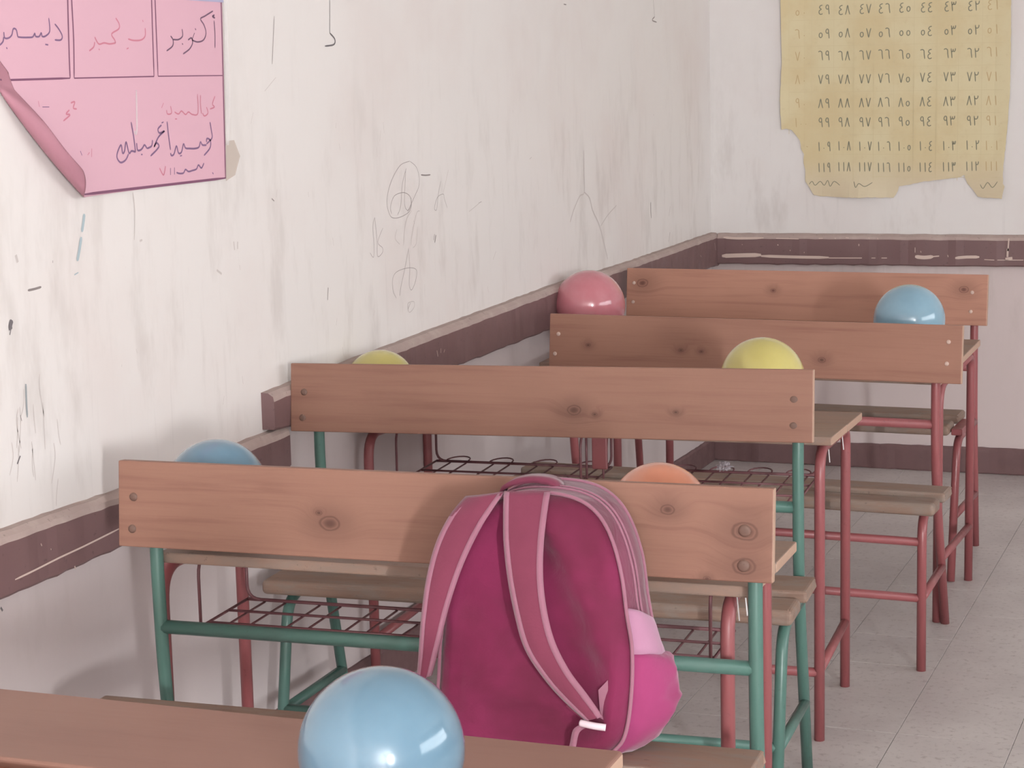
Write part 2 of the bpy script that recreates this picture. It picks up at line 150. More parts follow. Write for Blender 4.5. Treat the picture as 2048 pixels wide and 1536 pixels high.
CX = [-1.7916,-1.7021,-1.6248,-1.5443,-1.472,-1.3945,-1.3139,-1.2265,-1.1397,-1.0683]
CZ = [1.767,1.6781,1.5945,1.5068,1.417,1.3419,1.2515,1.172]
CHART = [[-1.8731,1.8853],[-1.0028,1.8532],[-1.0053,1.7811],[-1.0043,1.5994],[-1.0038,1.453],[-1.0111,1.3335],[-1.0204,1.2226],[-1.0266,1.1483],[-1.0242,1.1092],[-1.0185,1.098],[-1.0252,1.0532],[-1.0933,1.0568],[-1.1174,1.0605],[-1.1363,1.0868],[-1.157,1.1093],[-1.1685,1.1412],[-1.1869,1.1318],[-1.2298,1.1263],[-1.3141,1.117],[-1.3707,1.1056],[-1.4124,1.0981],[-1.4236,1.0676],[-1.435,1.0543],[-1.5039,1.0561],[-1.6003,1.0559],[-1.7173,1.0596],[-1.7408,1.0653],[-1.7624,1.0982],[-1.7742,1.1175],[-1.7762,1.1599],[-1.782,1.1889],[-1.782,1.2216],[-1.7918,1.2428],[-1.7977,1.2755],[-1.8154,1.3006],[-1.8291,1.3161],[-1.8508,1.3221],[-1.8686,1.3166],[-1.8742,1.4299],[-1.866,1.5634]]
CGX = [-1.8386,-1.7506,-1.6653,-1.5883,-1.5119,-1.436,-1.3607,-1.2747,-1.195,-1.1086,-1.0265]
CGZ = [1.8131,1.7318,1.6335,1.5516,1.4601,1.3757,1.2967,1.2212,1.136]
CSCR = [[[-1.7605,1.1059],[-1.7487,1.1175],[-1.7369,1.102],[-1.7173,1.1174],[-1.7016,1.102],[-1.688,1.1212],[-1.6782,1.0981],[-1.6627,1.1174],[-1.6393,1.102]],[[-1.5851,1.1173],[-1.5772,1.0943],[-1.5657,1.1096],[-1.5425,1.0981],[-1.5138,1.1134]],[[-1.1088,1.1055],[-1.0975,1.0905],[-1.0812,1.113],[-1.0625,1.0943],[-1.0445,1.1166]]]
BCHIP = [[0.016,[[-2.1039,0.826],[-2.0368,0.8288],[-1.9459,0.8318]]],[0.011,[[-1.9459,0.8279],[-1.816,0.8256],[-1.6778,0.8254]]],[0.007,[[-1.6778,0.8234],[-1.5491,0.825]]],[0.006,[[-1.5124,0.8255],[-1.4969,0.8257]]],[0.006,[[-1.4738,0.826],[-1.4527,0.8263]]],[0.014,[[-1.3457,0.8334],[-1.3115,0.83],[-1.2775,0.8342]]],[0.008,[[-1.2775,0.8342],[-1.2549,0.8364]]],[0.011,[[-1.1947,0.8295],[-1.1517,0.8339],[-1.1052,0.8345]]],[0.005,[[-1.0865,0.8252],[-1.0495,0.8238]]],[0.018,[[-1.009,0.8281],[-0.9833,0.8322]]],[0.009,[[-1.0002,0.8583],[-0.9973,0.9054]]],[0.013,[[-1.0017,0.8357],[-1.0004,0.8678]]],[0.005,[[-1.0384,0.824],[-0.9428,0.8252]]],[0.009,[[-2.0973,0.8993],[-2.0364,0.8959],[-1.9356,0.8988]]],[0.006,[[-1.8856,0.8973],[-1.7961,0.8962]]],[0.006,[[-1.7172,0.8988],[-1.7014,0.899]]],[0.004,[[-2.0223,0.8724],[-2.0203,0.8704]]],[0.006,[[-1.8796,0.8738],[-1.8776,0.8699]]],[0.005,[[-1.561,0.879],[-1.5609,0.8713]]],[0.004,[[-1.8299,0.8528],[-1.8299,0.8489]]],[0.004,[[-1.7743,0.8456],[-1.7743,0.8417]]],[0.005,[[-1.6544,0.9013],[-1.6505,0.8975]]],[0.005,[[-1.6115,0.9036],[-1.5999,0.9018]]],[0.004,[[-1.5243,0.9044],[-1.5204,0.8987]]],[0.004,[[-1.4896,0.9028],[-1.4877,0.8971]]],[0.005,[[-1.223,0.8406],[-1.221,0.833]]],[0.004,[[-1.325,0.8547],[-1.3231,0.8489]]],[0.004,[[-1.346,0.8678],[-1.3459,0.8487]]]]
LCHIP = [[0.0035,[[2.9266,0.6966],[2.9881,0.699],[3.0679,0.7033],[3.1507,0.7059],[3.2817,0.7124]]],[0.004,[[7.5846,0.8813],[7.5981,0.8505]]],[0.003,[[7.3805,0.8518],[7.394,0.8447]]],[0.005,[[4.8412,0.8425],[4.8466,0.8255]]],[0.005,[[4.868,0.8442],[4.8671,0.8321]]],[0.004,[[4.8944,0.8377],[4.8871,0.8306]]],[0.006,[[3.1142,0.6756],[3.1168,0.6692]]],[0.004,[[3.0116,0.7434],[3.0141,0.7381]]],[0.003,[[3.0415,0.7269],[3.0427,0.7237]]],[0.006,[[3.2943,0.7125],[3.2971,0.6866]]]]
BAGO = [[0.6767,-0.2,0.4783],[0.6771,-0.1914,0.5356],[0.6785,-0.1838,0.5846],[0.6813,-0.1737,0.6501],[0.688,-0.161,0.7319],[0.7021,-0.1514,0.7937],[0.7243,-0.1437,0.8435],[0.7579,-0.1379,0.8815],[0.8047,-0.135,0.9013],[0.8642,-0.135,0.9039],[0.9105,-0.136,0.8939],[0.9428,-0.1397,0.8699],[0.9653,-0.1456,0.8313],[0.9807,-0.1535,0.7807],[0.9906,-0.1632,0.7179],[1.0002,-0.1716,0.6632],[1.001,-0.1814,0.6],[0.9958,-0.1901,0.5442],[0.9826,-0.1949,0.513],[0.9458,-0.1983,0.4909],[0.8536,-0.2,0.4801],[0.7419,-0.2,0.472],[0.694,-0.2,0.4695]]
S1 = [[[0.7197,-0.1608,0.8947],[0.7005,-0.1649,0.8681],[0.6815,-0.1713,0.8268],[0.6673,-0.1802,0.7695],[0.6585,-0.1903,0.7041],[0.6529,-0.1992,0.647],[0.6472,-0.2068,0.5979]],[[0.7848,-0.16,0.9058],[0.7624,-0.1651,0.8669],[0.742,-0.1715,0.8258],[0.7234,-0.1785,0.7806],[0.7041,-0.1874,0.7231],[0.6882,-0.1963,0.6655],[0.6714,-0.2052,0.6077]]]
S2 = [[[0.7882,-0.165,0.9086],[0.7944,-0.1728,0.8496],[0.8044,-0.1826,0.7862],[0.8196,-0.1923,0.7233],[0.8379,-0.2008,0.6687],[0.8693,-0.2078,0.6231],[0.9036,-0.2136,0.586],[0.9376,-0.2181,0.557]],[[0.865,-0.165,0.912],[0.8626,-0.1723,0.8529],[0.8634,-0.1821,0.7894],[0.8715,-0.1906,0.7344],[0.8861,-0.1985,0.6838],[0.9106,-0.2056,0.6379],[0.939,-0.2114,0.6005],[0.9638,-0.2168,0.5653]]]
BUCK = [[0.9317,-0.2238,0.5525],[0.9713,-0.2243,0.5494]]
TAIL = [[0.932,-0.2196,0.5471],[0.9215,-0.221,0.5383],[0.917,-0.2242,0.5174],[0.9141,-0.2263,0.5037]]
TAB1 = [[0.9114,-0.203,0.5899],[0.901,-0.2056,0.5732],[0.929,-0.2084,0.5548],[0.9398,-0.2083,0.5556]]
TAB2 = [[0.9687,-0.1984,0.6194],[0.9535,-0.201,0.6025],[0.9579,-0.2078,0.5586],[0.9679,-0.2085,0.5546],[0.9704,-0.2033,0.5879]]
HANDLE = [[0.7577,-0.0767,0.8893],[0.7638,-0.075,0.9087],[0.7903,-0.075,0.9217],[0.825,-0.075,0.9256],[0.8549,-0.075,0.9184],[0.8676,-0.0759,0.894]]
POCK = [[1.0454,-0.1057,0.7015],[1.0481,-0.1125,0.6576],[1.0557,-0.118,0.6221],[1.0671,-0.1222,0.5949],[1.0706,-0.1284,0.5552],[1.064,-0.1334,0.5227],[1.042,-0.1355,0.5089],[1.0367,-0.1387,0.4884],[1.0134,-0.14,0.4656]]
RAILR_T = [[7.6507,0.917],[6.5184,0.9075],[5.8897,0.9121],[5.197,0.9009],[4.6464,0.8909],[4.2493,0.8838],[3.9231,0.8758]]
RAILR_B = [[7.713,0.7856],[6.5572,0.7924],[5.7956,0.7831],[5.1699,0.7789],[4.6752,0.7806],[4.1095,0.7744],[3.927,0.7894]]
RAILL_T = [[2.5313,0.7896],[2.7226,0.7875],[2.9362,0.7869],[3.0927,0.7849],[3.2708,0.781],[3.5849,0.7761],[3.8224,0.7835],[3.9623,0.7853]]
RAILL_B = [[2.5179,0.6722],[2.7098,0.6713],[2.9236,0.6686],[3.0805,0.6685],[3.242,0.6714],[3.5747,0.6708],[3.8123,0.675],[3.9976,0.6926]]
# ------------------------------------------------------------------ wall paint, floor
def wall_mat(name, up, low, zsplit, seed, znear=None):
    m = mat(name, up, .5, .3); g = G(m); co = g.obj(); sx = g.n('ShaderNodeSeparateXYZ', {0: co}); z = sx.outputs[2]
    edge = g.math('ADD', z, g.math('MULTIPLY', g.math('SUBTRACT', g.noise(co, 12, 3), .5), .012))
    if znear: zsplit = g.math('ADD', g.math('MULTIPLY', g.math('GREATER_THAN', sx.outputs[1], 3.965), zsplit - znear), znear)
    base = g.mix(g.math('LESS_THAN', edge, zsplit), lin(up), lin(low))
    b1 = g.noise(g.scl(co, (1, 1, 1), (seed, 0, 0)), 1.6, 4, .6); b2 = g.noise(g.scl(co, (2.5, 2.5, .8), (seed, 3, 0)), 4, 4, .65); st = g.noise(g.scl(co, (30, 30, 1.8)), 1.5, 3, .6)
    c = g.mix(g.math('MULTIPLY', g.ramp(b1, .45, .72, 0.0, .5), g.math('GREATER_THAN', edge, zsplit)), base, lin([up[0] * .96, up[1] * .93, up[2] * .925]))
    # grime rubbed on by hands and bags, heavier in the band above the rail
    band = g.ramp(g.math('ABSOLUTE', g.math('SUBTRACT', z, 1.02)), .1, .75, 1.0, .12)
    c = g.mix(g.math('MULTIPLY', band, g.ramp(b2, .48, .72, 0.0, .24)), c, lin((162, 150, 142)))
    c = g.mix(g.math('MULTIPLY', band, g.ramp(st, .58, .8, 0.0, .12)), c, lin((150, 140, 136)))
    sp = g.noise(co, 26, 4, .75); c = g.mix(g.ramp(sp, .7, .78, 0.0, .35), c, lin((130, 118, 116)))
    g.put(g.b.inputs['Base Color'], c); g.bump(g.math('ADD', b2, g.math('MULTIPLY', sp, .3)), .12, .004); return m
M_WL = wall_mat('cream_wall_paint', (224, 218, 215), (204, 192, 191), .845, 1.0, .735)
M_WB = wall_mat('cream_wall_paint_back', (222, 218, 216), (206, 192, 190), .86, 7.0)
M_CEIL = mat('ceiling_white', (225, 222, 218), .8)
def floor_mat(name):
    m = mat(name, (178, 168, 164), .4, .35); g = G(m); co = g.n('ShaderNodeNewGeometry').outputs['Position']
    a = g.noise(co, 2.2, 4, .6); s1 = g.noise(co, 55, 4, .75); s2 = g.noise(co, 220, 2, .7)
    c = g.mix(g.ramp(a, .35, .7), lin((188, 180, 178)), lin((205, 198, 195)))
    c = g.mix(g.ramp(s1, .52, .68, 0.0, .5), c, lin((140, 126, 124))); c = g.mix(g.ramp(s2, .6, .68, 0.0, .4), c, lin((215, 208, 203)))
    g.put(g.b.inputs['Base Color'], c); return m
M_FL = floor_mat('terrazzo'); M_GROUT = mat('grout', (172, 162, 158), .9)
M_RAIL = paint('brown_rail_paint', (116, 89, 89), (124, 96, 95), .4, .1); M_RTOP = paint('dusty_rail_top', (172, 152, 146), (196, 180, 172), .8, .1)
M_BASE = paint('brown_skirting_paint', (112, 84, 84), (98, 74, 74), .5, .1); M_CHIP = mat('bare_plaster', (205, 184, 174), .9)
# floor: slab with a raised border where no separate tiles are laid
TX0, TX1, TY0 = WXL, 1.30, 2.95
floor = struct(mesh('floor', *join([([(WXL, WYF, -.05), (WXR, WYF, -.05), (WXR, WYB, -.05), (WXL, WYB, -.05), (WXL, WYF, -.007), (WXR, WYF, -.007), (WXR, WYB, -.007), (WXL, WYB, -.007)],
    [(0, 3, 2, 1), (4, 5, 6, 7), (0, 1, 5, 4), (1, 2, 6, 5), (2, 3, 7, 6), (3, 0, 4, 7)])]), M_GROUT, smooth=False))
box('screed', (WXL, WYF, -.0069), (WXR, TY0 - .003, 0), M_FL, floor, bev=0); box('screed', (TX1 + .003, TY0, -.0069), (WXR, WYB, 0), M_FL, floor, bev=0)
TS = .27; cache = {}
xs = [TX0] + [x for x in [-.84 + TS * k for k in range(-8, 10)] if TX0 + .02 < x < TX1 - .02] + [TX1]
ys = [TY0] + [y for y in [4.57 + TS * k for k in range(-8, 14)] if TY0 + .02 < y < WYB - .02] + [WYB]
random.seed(3)
for i in range(len(xs) - 1):
    for j in range(len(ys) - 1):
        dx, dy = xs[i + 1] - xs[i], ys[j + 1] - ys[j]; key = (round(dx, 3), round(dy, 3))
        if key not in cache:
            t = box('tile', (.0006, .0006, 0), (dx - .0006, dy - .0006, .0068), M_FL, floor, bev=.0005, seg=1); cache[key] = t.data
        else: t = link(bpy.data.objects.new('tile', cache[key]), floor)
        t.location = (xs[i], ys[j], -.0068 + random.uniform(-.0004, .0001))
wl = struct(box('wall_left', (WXL - .15, WYF - .15, -.05), (WXL, WYB + .15, CEIL), M_WL, bev=0))
wb = struct(box('wall_back', (WXL, WYB, -.05), (WXR + .12, WYB + .15, CEIL), M_WB, bev=0))
wf = struct(box('wall_front', (WXL, WYF - .15, -.05), (WXR + .12, WYF, CEIL), M_WB, bev=0))
struct(box('ceiling', (WXL, WYF, CEIL), (WXR + .12, WYB, CEIL + .1), M_CEIL, bev=0))
# right wall with its window openings
def wall_piece(y0, y1, z0, z1): return [(x, y, z) for x in (WXR, WXR + .12) for y in (y0, y1) for z in (z0, z1)], [(0, 1, 3, 2), (4, 6, 7, 5), (0, 4, 5, 1), (2, 3, 7, 6), (0, 2, 6, 4), (1, 5, 7, 3)]
ps, y = [], WYF
for wy, ww, pw in WIN: ps.append(wall_piece(y, wy - ww / 2, -.05, CEIL)); y = wy + ww / 2
ps.append(wall_piece(y, WYB, -.05, CEIL))
for wy, ww, pw in WIN: ps += [wall_piece(wy - ww / 2, wy + ww / 2, -.05, 1.17), wall_piece(wy - ww / 2, wy + ww / 2, 2.43, CEIL)]
struct(mesh('wall_right', *join(ps), M_WB, smooth=False))
M_FRAME = mat('window_frame_grey', (150, 150, 148), .5)
for k, (wy, ww, pw) in enumerate(WIN):
    a, b, x0, x1 = wy - ww / 2, wy + ww / 2, WXR + .06, WXR + .09
    wn = struct(box('window_%d' % (k + 1), (x0, a, 1.17), (x1, b, 1.21), M_FRAME))
    box('window_frame', (x0, a, 2.39), (x1, b, 2.43), M_FRAME, wn); box('window_frame', (x0, a, 1.21), (x1, a + .04, 2.39), M_FRAME, wn); box('window_frame', (x0, b - .04, 1.21), (x1, b, 2.39), M_FRAME, wn)
    nm_ = max(1, int(ww / .8)) if ww > 1 else 0
    for q in range(nm_): yy = a + ww * (q + 1) / (nm_ + 1); box('mullion', (x0, yy - .025, 1.21), (x1, yy + .025, 2.39), M_FRAME, wn)
    if ww > 1: box('glazing_bar', (x0 + .01, a + .04, 1.79), (x1 - .01, b - .04, 1.81), M_FRAME, wn)
# ------------------------------------------------------------------ rails and skirting
def lerp_line(L, y):
    for (a, b), (c, d) in zip(L, L[1:]):
        if a <= y <= c or c <= y <= a: return b + (d - b) * (y - a) / (c - a if c != a else 1)
    return L[0][1] if abs(y - L[0][0]) < abs(y - L[-1][0]) else L[-1][1]
def wavy_rail(name, top, bot, y0, y1, t, seed, axis, base):
    """board fixed along a wall, its edges following two measured lines; axis 'y' on the left wall, 'x' on the back wall"""
    random.seed(seed); N = max(8, int(abs(y1 - y0) / .03)); V, Fc = [], []
    for i in range(N + 1):
        s = y0 + (y1 - y0) * i / N; zt, zb = lerp_line(top, s) + random.uniform(-.0012, .0012), lerp_line(bot, s) + random.uniform(-.002, .002)
        tt = t + random.uniform(-.0012, .0012)
        for d, z in ((0, zt), (tt * .55, zt - .001), (tt * .93, zt - .009), (tt, zt - .02), (tt, zb + .005), (tt * .85, zb), (0, zb)): V.append((base + d, s, z) if axis == 'y' else (s, base - d, z))
    for i in range(N):
        for k in range(7): a = i * 7 + k; b = i * 7 + (k + 1) % 7; Fc.append((a, b, b + 7, a + 7))
    Fc += [tuple(range(7)), tuple(N * 7 + k for k in range(7))]
    o = mesh(name, V, Fc, M_RAIL); o.data.materials.append(M_RTOP)
    for p in o.data.polygons:
        c = p.center; s = c[1] if axis == 'y' else c[0]
        if c[2] > lerp_line(top, s) - .016: p.material_index = 1
        p.use_smooth = False
    return struct(o)
r1 = wavy_rail('trim_1', RAILR_T, RAILR_B, 3.925, WYB, .032, 1, 'y', WXL)
r2 = wavy_rail('trim_2', RAILL_T, RAILL_B, 2.40, 4.00, .03, 2, 'y', WXL)
BT, BB = [(-2.2, .915), (-.94, .917), (3.4, .92)], [(-2.2, .793), (-.94, .799), (3.4, .80)]
r3 = wavy_rail('trim_3', BT, BB, WXL + .032, WXR, .028, 3, 'x', WYB)
bbl = wavy_rail('baseboard_left', [(0, .118), (3.9, .135), (4.3, .118), (7.7, .092)], [(0, 0), (7.7, 0)], WYF, WYB, .012, 4, 'y', WXL)
bbb = wavy_rail('baseboard_back', [(-2.2, .088), (-1.1, .102), (3.4, .11)], [(-2.2, 0), (3.4, 0)], WXL + .012, WXR, .012, 5, 'x', WYB)
for o in (bbl, bbb): o.data.materials.clear(); o.data.materials.append(M_BASE)
on_left = lambda a, b, l: (WXL + l, a, b)
on_back = lambda a, b, l: (a, WYB - l, b)
mesh('chipped_paint', *join([stroke_geo(p, w_, on_back, .0296, sub=3) for w_, p in BCHIP]), M_CHIP, r3, False)
mesh('chipped_paint', *join([stroke_geo(p, w_, on_left, .0336, sub=3) for w_, p in LCHIP if p[0][0] > 3.95]), M_CHIP, r1, False)
mesh('scratched_paint', *join([stroke_geo(p, w_, on_left, .0316, sub=3) for w_, p in LCHIP if p[0][0] <= 3.95]), M_CHIP, r2, False)
# broken plaster below the end of the left rail
random.seed(8)
M_PLASTER = mat('broken_plaster', (160, 122, 112), .9)
V = []; rim = [(3.93, .70), (3.965, .715), (4.005, .70), (4.03, .66), (4.035, .60), (4.03, .55), (3.99, .53), (3.95, .57), (3.93, .63)]
V = [(WXL + .001, a, b) for a, b in rim] + [(WXL + .012, 3.98 + (a - 3.98) * .6, .62 + (b - .62) * .6) for a, b in rim] + [(WXL + .014, 3.98, .62)]; n = len(rim)
mesh('rough_plaster', V, [(i, (i + 1) % n, n + (i + 1) % n, n + i) for i in range(n)] + [(n + i, n + (i + 1) % n, 2 * n) for i in range(n)], M_PLASTER, wl)
# ------------------------------------------------------------------ pencil and paint marks on the left wall
SH = {'pencil': mat('pencil_mark', (168, 158, 156), .8), 'faint': mat('faint_mark', (200, 191, 187), .8), 'grey': mat('grey_mark', (140, 130, 128), .8), 'dark': mat('dark_mark', (112, 106, 108), .8),
      'blue': mat('blue_paint_mark', (168, 182, 188), .8), 'bluegrey': mat('blue_grey_mark', (150, 155, 158), .8)}
for k, (nm, s) in enumerate((('pencil_scribble', 'pencil'), ('faint_smudge', 'faint'), ('grey_scuff', 'grey'), ('dark_mark', 'dark'), ('blue_paint_streak', 'blue'), ('blue_grey_streak', 'bluegrey'))):
    mesh(nm, *join([stroke_geo(p, w_, on_left, .0005 + .0001 * k) for s_, w_, p in MARKS if s_ == s]), SH[s], wl, False)
# ------------------------------------------------------------------ pink poster with its curled corner
M_PINKB = mat('pink_paper', (214, 170, 184), .55, .3); M_PINK = mat('pink_paper_back_shaded', (172, 122, 135), .6, .3)  # darker back tone paints in the shade on the curl's underside
M_INK = {'ink': mat('black_felt_pen', (116, 88, 108), .7), 'ink2': mat('violet_felt_pen', (128, 98, 130), .7), 'red': mat('faded_red_pen', (198, 126, 142), .7), 'line': mat('ruled_line', (126, 82, 106), .7)}
F0, F1 = Vector(FOLD[0] + [0]), Vector(FOLD[1] + [0]); fd = (F1 - F0).normalized(); fn = Vector((-fd.y, fd.x, 0))
if fn.dot(Vector((3.7, 1.6, 0)) - F0) > 0: fn = -fn          # points to the lifted side
ptl, ptr, pbr = Vector((2.60, 1.80, 0)), Vector(POSTER[1] + [0]), Vector(POSTER[4] + [0]); pbl = Vector((2.60, 1.36, 0))
def poster_pt(a, b, l=0.0):
    p = Vector((a, b, 0)); s = (p - F0).dot(fn); along = (p - F0).dot(fd) / (F1 - F0).length
    if s <= 0: 
        lift = .004 + .010 * max(0, 1 + s / .16) ** 2 * min(1, max(0, along)); return Vector((WXL + lift + l, a, b))
    r = .003 + .017 * math.sin(math.pi * min(1, max(0, along * .92))) ** .8; th = s / r; lim = math.radians(215); base = .014 * min(1, max(0, along))
    if th > lim: s2 = (th - lim) * r; th = lim
    else: s2 = 0
    off, up = math.sin(th) * r + math.cos(lim) * s2 * 1.0, (1 - math.cos(th)) * r + math.sin(lim) * s2
    q = F0 + fd * (p - F0).dot(fd) + fn * off
    return Vector((WXL + .004 + base + max(.001, up) + l, q.x, q.y))
SMAX = .062
V, Fc = [], []; NX, NY = 200, 90
for j in range(NY + 1):
    for i in range(NX + 1):
        q = (pbl.lerp(ptl, j / NY)).lerp(pbr.lerp(ptr, j / NY), (i / NX)); s_ = (q - F0).dot(fn); q = q - fn * max(0, s_ - SMAX); V.append(poster_pt(q.x, q.y))
def keep(i, j):
    q = (pbl.lerp(ptl, j / NY)).lerp(pbr.lerp(ptr, j / NY), (i / NX)); return (q - F0).dot(fn) < SMAX + .008
for j in range(NY):
    for i in range(NX):
        if keep(i, j): a = j * (NX + 1) + i; Fc.append((a, a + 1, a + NX + 2, a + NX + 1))
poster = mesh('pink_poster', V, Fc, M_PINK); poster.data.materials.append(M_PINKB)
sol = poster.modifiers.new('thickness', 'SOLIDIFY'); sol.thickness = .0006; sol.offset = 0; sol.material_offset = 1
sol.offset = 0; tag(poster, 'pink paper poster of handwritten month boxes, lower left corner curling off the left wall', 'poster')
pp = lambda a, b, l: poster_pt(a, b, l)
for wd_ in sorted({q[3] for q in INK}):
    q_ = [q for q in INK if q[3] == wd_]
    if wd_ in ('line', 'e') or wd_.startswith('d'):
        for s_, w_, p, _ in q_: mesh('ruled_line' if wd_ == 'line' else 'pen_mark', *stroke_geo(p, w_, pp, .0007, sub=5), M_INK[s_], poster, False)
    else: mesh('handwritten_word', *join([stroke_geo(p, w_, pp, .0007, sub=5) for s_, w_, p, _ in q_]), M_INK[q_[0][0]], poster, False)
M_FILM = mat('clear_tape', (245, 238, 238), .12, .8, Alpha=.45)
M_TAPE = mat('old_beige_tape', (214, 198, 186), .5, .4, Alpha=.6)
def flat(name, pts, to3, lift, m, parent): V = [to3(a, b, lift) for a, b in pts]; return mesh(name, V, [tuple(range(len(V)))], m, parent, False)
flat('clear_tape_edge', FILM, on_left, .006, M_FILM, poster); flat('blue_strip', BLUETOP, on_left, .0056, mat('blue_strip', (176, 172, 200), .5), poster)
mesh('painted_glint', *stroke_geo([((GLINT[0][0] + GLINT[1][0]) / 2, GLINT[0][1]), GLINT[3], GLINT[4]], .006, pp, .0012), M_FILM, poster, False)  # pale strip painting the highlight on the shiny film
tp = flat('old_tape', TAPE, on_left, .0016, M_TAPE, None); tag(tp, 'small beige remnant of tape beside the lower right corner of the pink poster', 'tape')
# ------------------------------------------------------------------ yellow number chart on the back wall
def chart_mat():
    m = mat('yellowed_paper', (208, 194, 150), .8, .2); g = G(m); co = g.obj(); a = g.noise(co, 5, 4, .6); b = g.noise(co, 40, 4, .7); z = g.n('ShaderNodeSeparateXYZ', {0: co}).outputs[2]
    c = g.mix(g.ramp(a, .35, .7), lin((214, 202, 166)), lin((208, 191, 152))); c = g.mix(g.ramp(b, .55, .75, 0.0, .3), c, lin((196, 180, 146)))
    c = g.mix(g.ramp(z, 1.24, 1.08, 0.0, .6), c, lin((206, 192, 170))); g.put(g.b.inputs['Base Color'], c); g.bump(b, .2, .001); return m
random.seed(5)
out = []
for k, (a, b) in enumerate(CHART):
    c, d = CHART[(k + 1) % len(CHART)]; n_ = max(1, int(math.hypot(c - a, d - b) / .012))
    for j in range(n_):
        t = j / n_; jit = .0012 if .1 < d < 1.85 else 0; out.append((a + (c - a) * t + random.uniform(-jit, jit), b + (d - b) * t + random.uniform(-jit, jit)))
cx_, cz_ = sum(p[0] for p in out) / len(out), 1.45
def chart_pt(a, b, l=0.0):
    curl = .016 * max(0, (1.20 - b) / .12) ** 2 * (.5 + .5 * math.sin(a * 23)) if b < 1.20 else 0
    curl += .006 * max(0, (abs(a - cx_) - .36) / .07)
    return Vector((a, WYB - .003 - curl - l, b))
from mathutils.geometry import tessellate_polygon
bm = bmesh.new(); bv = [bm.verts.new((a, 0, b)) for a, b in out]
for t_ in tessellate_polygon([[Vector((a, b, 0)) for a, b in out]]): bm.faces.new([bv[k] for k in t_])
for zc in [1.08 + .02 * k for k in range(8)]: bmesh.ops.bisect_plane(bm, geom=list(bm.verts) + list(bm.edges) + list(bm.faces), plane_co=(0, 0, zc), plane_no=(0, 0, 1))
for xc in [cx_ + .036 * k for k in range(-12, 13)]: bmesh.ops.bisect_plane(bm, geom=list(bm.verts) + list(bm.edges) + list(bm.faces), plane_co=(xc, 0, 0), plane_no=(1, 0, 0))
for v in bm.verts: v.co = chart_pt(v.co.x, v.co.z)
bmesh.ops.recalc_face_normals(bm, faces=bm.faces); me = bpy.data.meshes.new('number_chart'); bm.to_mesh(me); bm.free(); me.materials.append(chart_mat())
chart = link(bpy.data.objects.new('number_chart', me)); s_ = chart.modifiers.new('t', 'SOLIDIFY'); s_.thickness = .0008
tag(chart, 'torn yellowed paper chart of handwritten numbers stuck on the back wall', 'chart')
DG = {0: [[(.42, .35), (.55, .3)]], 1: [[(.45, 1), (.5, .5), (.55, 0)]], 2: [[(.2, 1), (.28, .5), (.32, 0)], [(.24, .74), (.5, .66), (.72, .78), (.76, 1)]],
      3: [[(.15, 1), (.24, .5), (.3, 0)], [(.2, .74), (.35, .66), (.46, .78), (.48, .95)], [(.48, .78), (.62, .66), (.78, .78), (.82, 1)]],
      4: [[(.8, .98), (.45, .92), (.3, .72), (.6, .55), (.28, .42), (.25, .15), (.5, .02), (.82, .1)]], 5: [[(.5, .62), (.28, .48), (.28, .22), (.5, .1), (.72, .25), (.7, .5), (.5, .62)]],
      6: [[(.12, .9), (.4, .98), (.68, .86), (.72, .5), (.82, 0)]], 7: [[(.15, 1), (.35, .5), (.5, .05), (.65, .5), (.85, 1)]], 8: [[(.15, 0), (.35, .5), (.5, .98), (.65, .5), (.85, 0)]],
      9: [[(.68, .6), (.4, .55), (.25, .75), (.4, .97), (.65, .92), (.68, .6), (.74, .3), (.78, 0)]]}
def number(n, cx, cz, hh, wd, faint=False):
    s = str(n); g_ = []
    for k, ch in enumerate(s):
        for st in DG[int(ch)]:
            pts = [(cx + (k - len(s) / 2) * wd + px * wd * .92, cz - hh / 2 + py * hh) for px, py in st]; g_.append(stroke_geo(pts, .0036 if ch != '0' else .006, chart_pt, .0012, sub=3))
    return g_
dark_, pale_ = [], []
for r in range(8):
    for c in range(10):
        if c == 0: n_ = 50 + 10 * r
        else: n_ = 50 + 10 * r - c
        if r == 7 and c == 0: continue
        if r == 6 and c == 0: pale_.append([stroke_geo([(CX[0] + .02, CZ[6]), (CX[0] + .026, CZ[6] - .002)], .005, chart_pt, .0012)]); continue
        (pale_ if c in (0, 9) else dark_).append(number(n_, CX[c], CZ[r] + random.uniform(-.002, .002), .036, .026 if n_ < 100 else .019))
M_NUM = mat('faded_green_pen', (132, 130, 112), .8); M_NUMP = mat('faded_orange_pen', (192, 168, 128), .8); M_GRID = mat('pencil_grid', (206, 192, 156), .8)
for q in dark_: mesh('written_number', *join(q), M_NUM, chart, False)
for q in pale_: mesh('faded_number', *join(q), M_NUMP, chart, False)
gl = [stroke_geo([(x, 1.12 if 2 < k < 9 else (1.30 if k < 1 else 1.14)), (x, 1.845)], .0014, chart_pt, .0009, False) for k, x in enumerate(CGX[:-1])]
gl += [stroke_geo([(CGX[0] if z > 1.31 else CGX[1] + .012, z), (-1.03, z - .004)], .0014, chart_pt, .0009, False) for z in CGZ]
for q in gl: mesh('grid_line', *q, M_GRID, chart, False)
for p in CSCR: mesh('bottom_writing', *stroke_geo(p, .0028, chart_pt, .0012), M_NUM, chart, False)
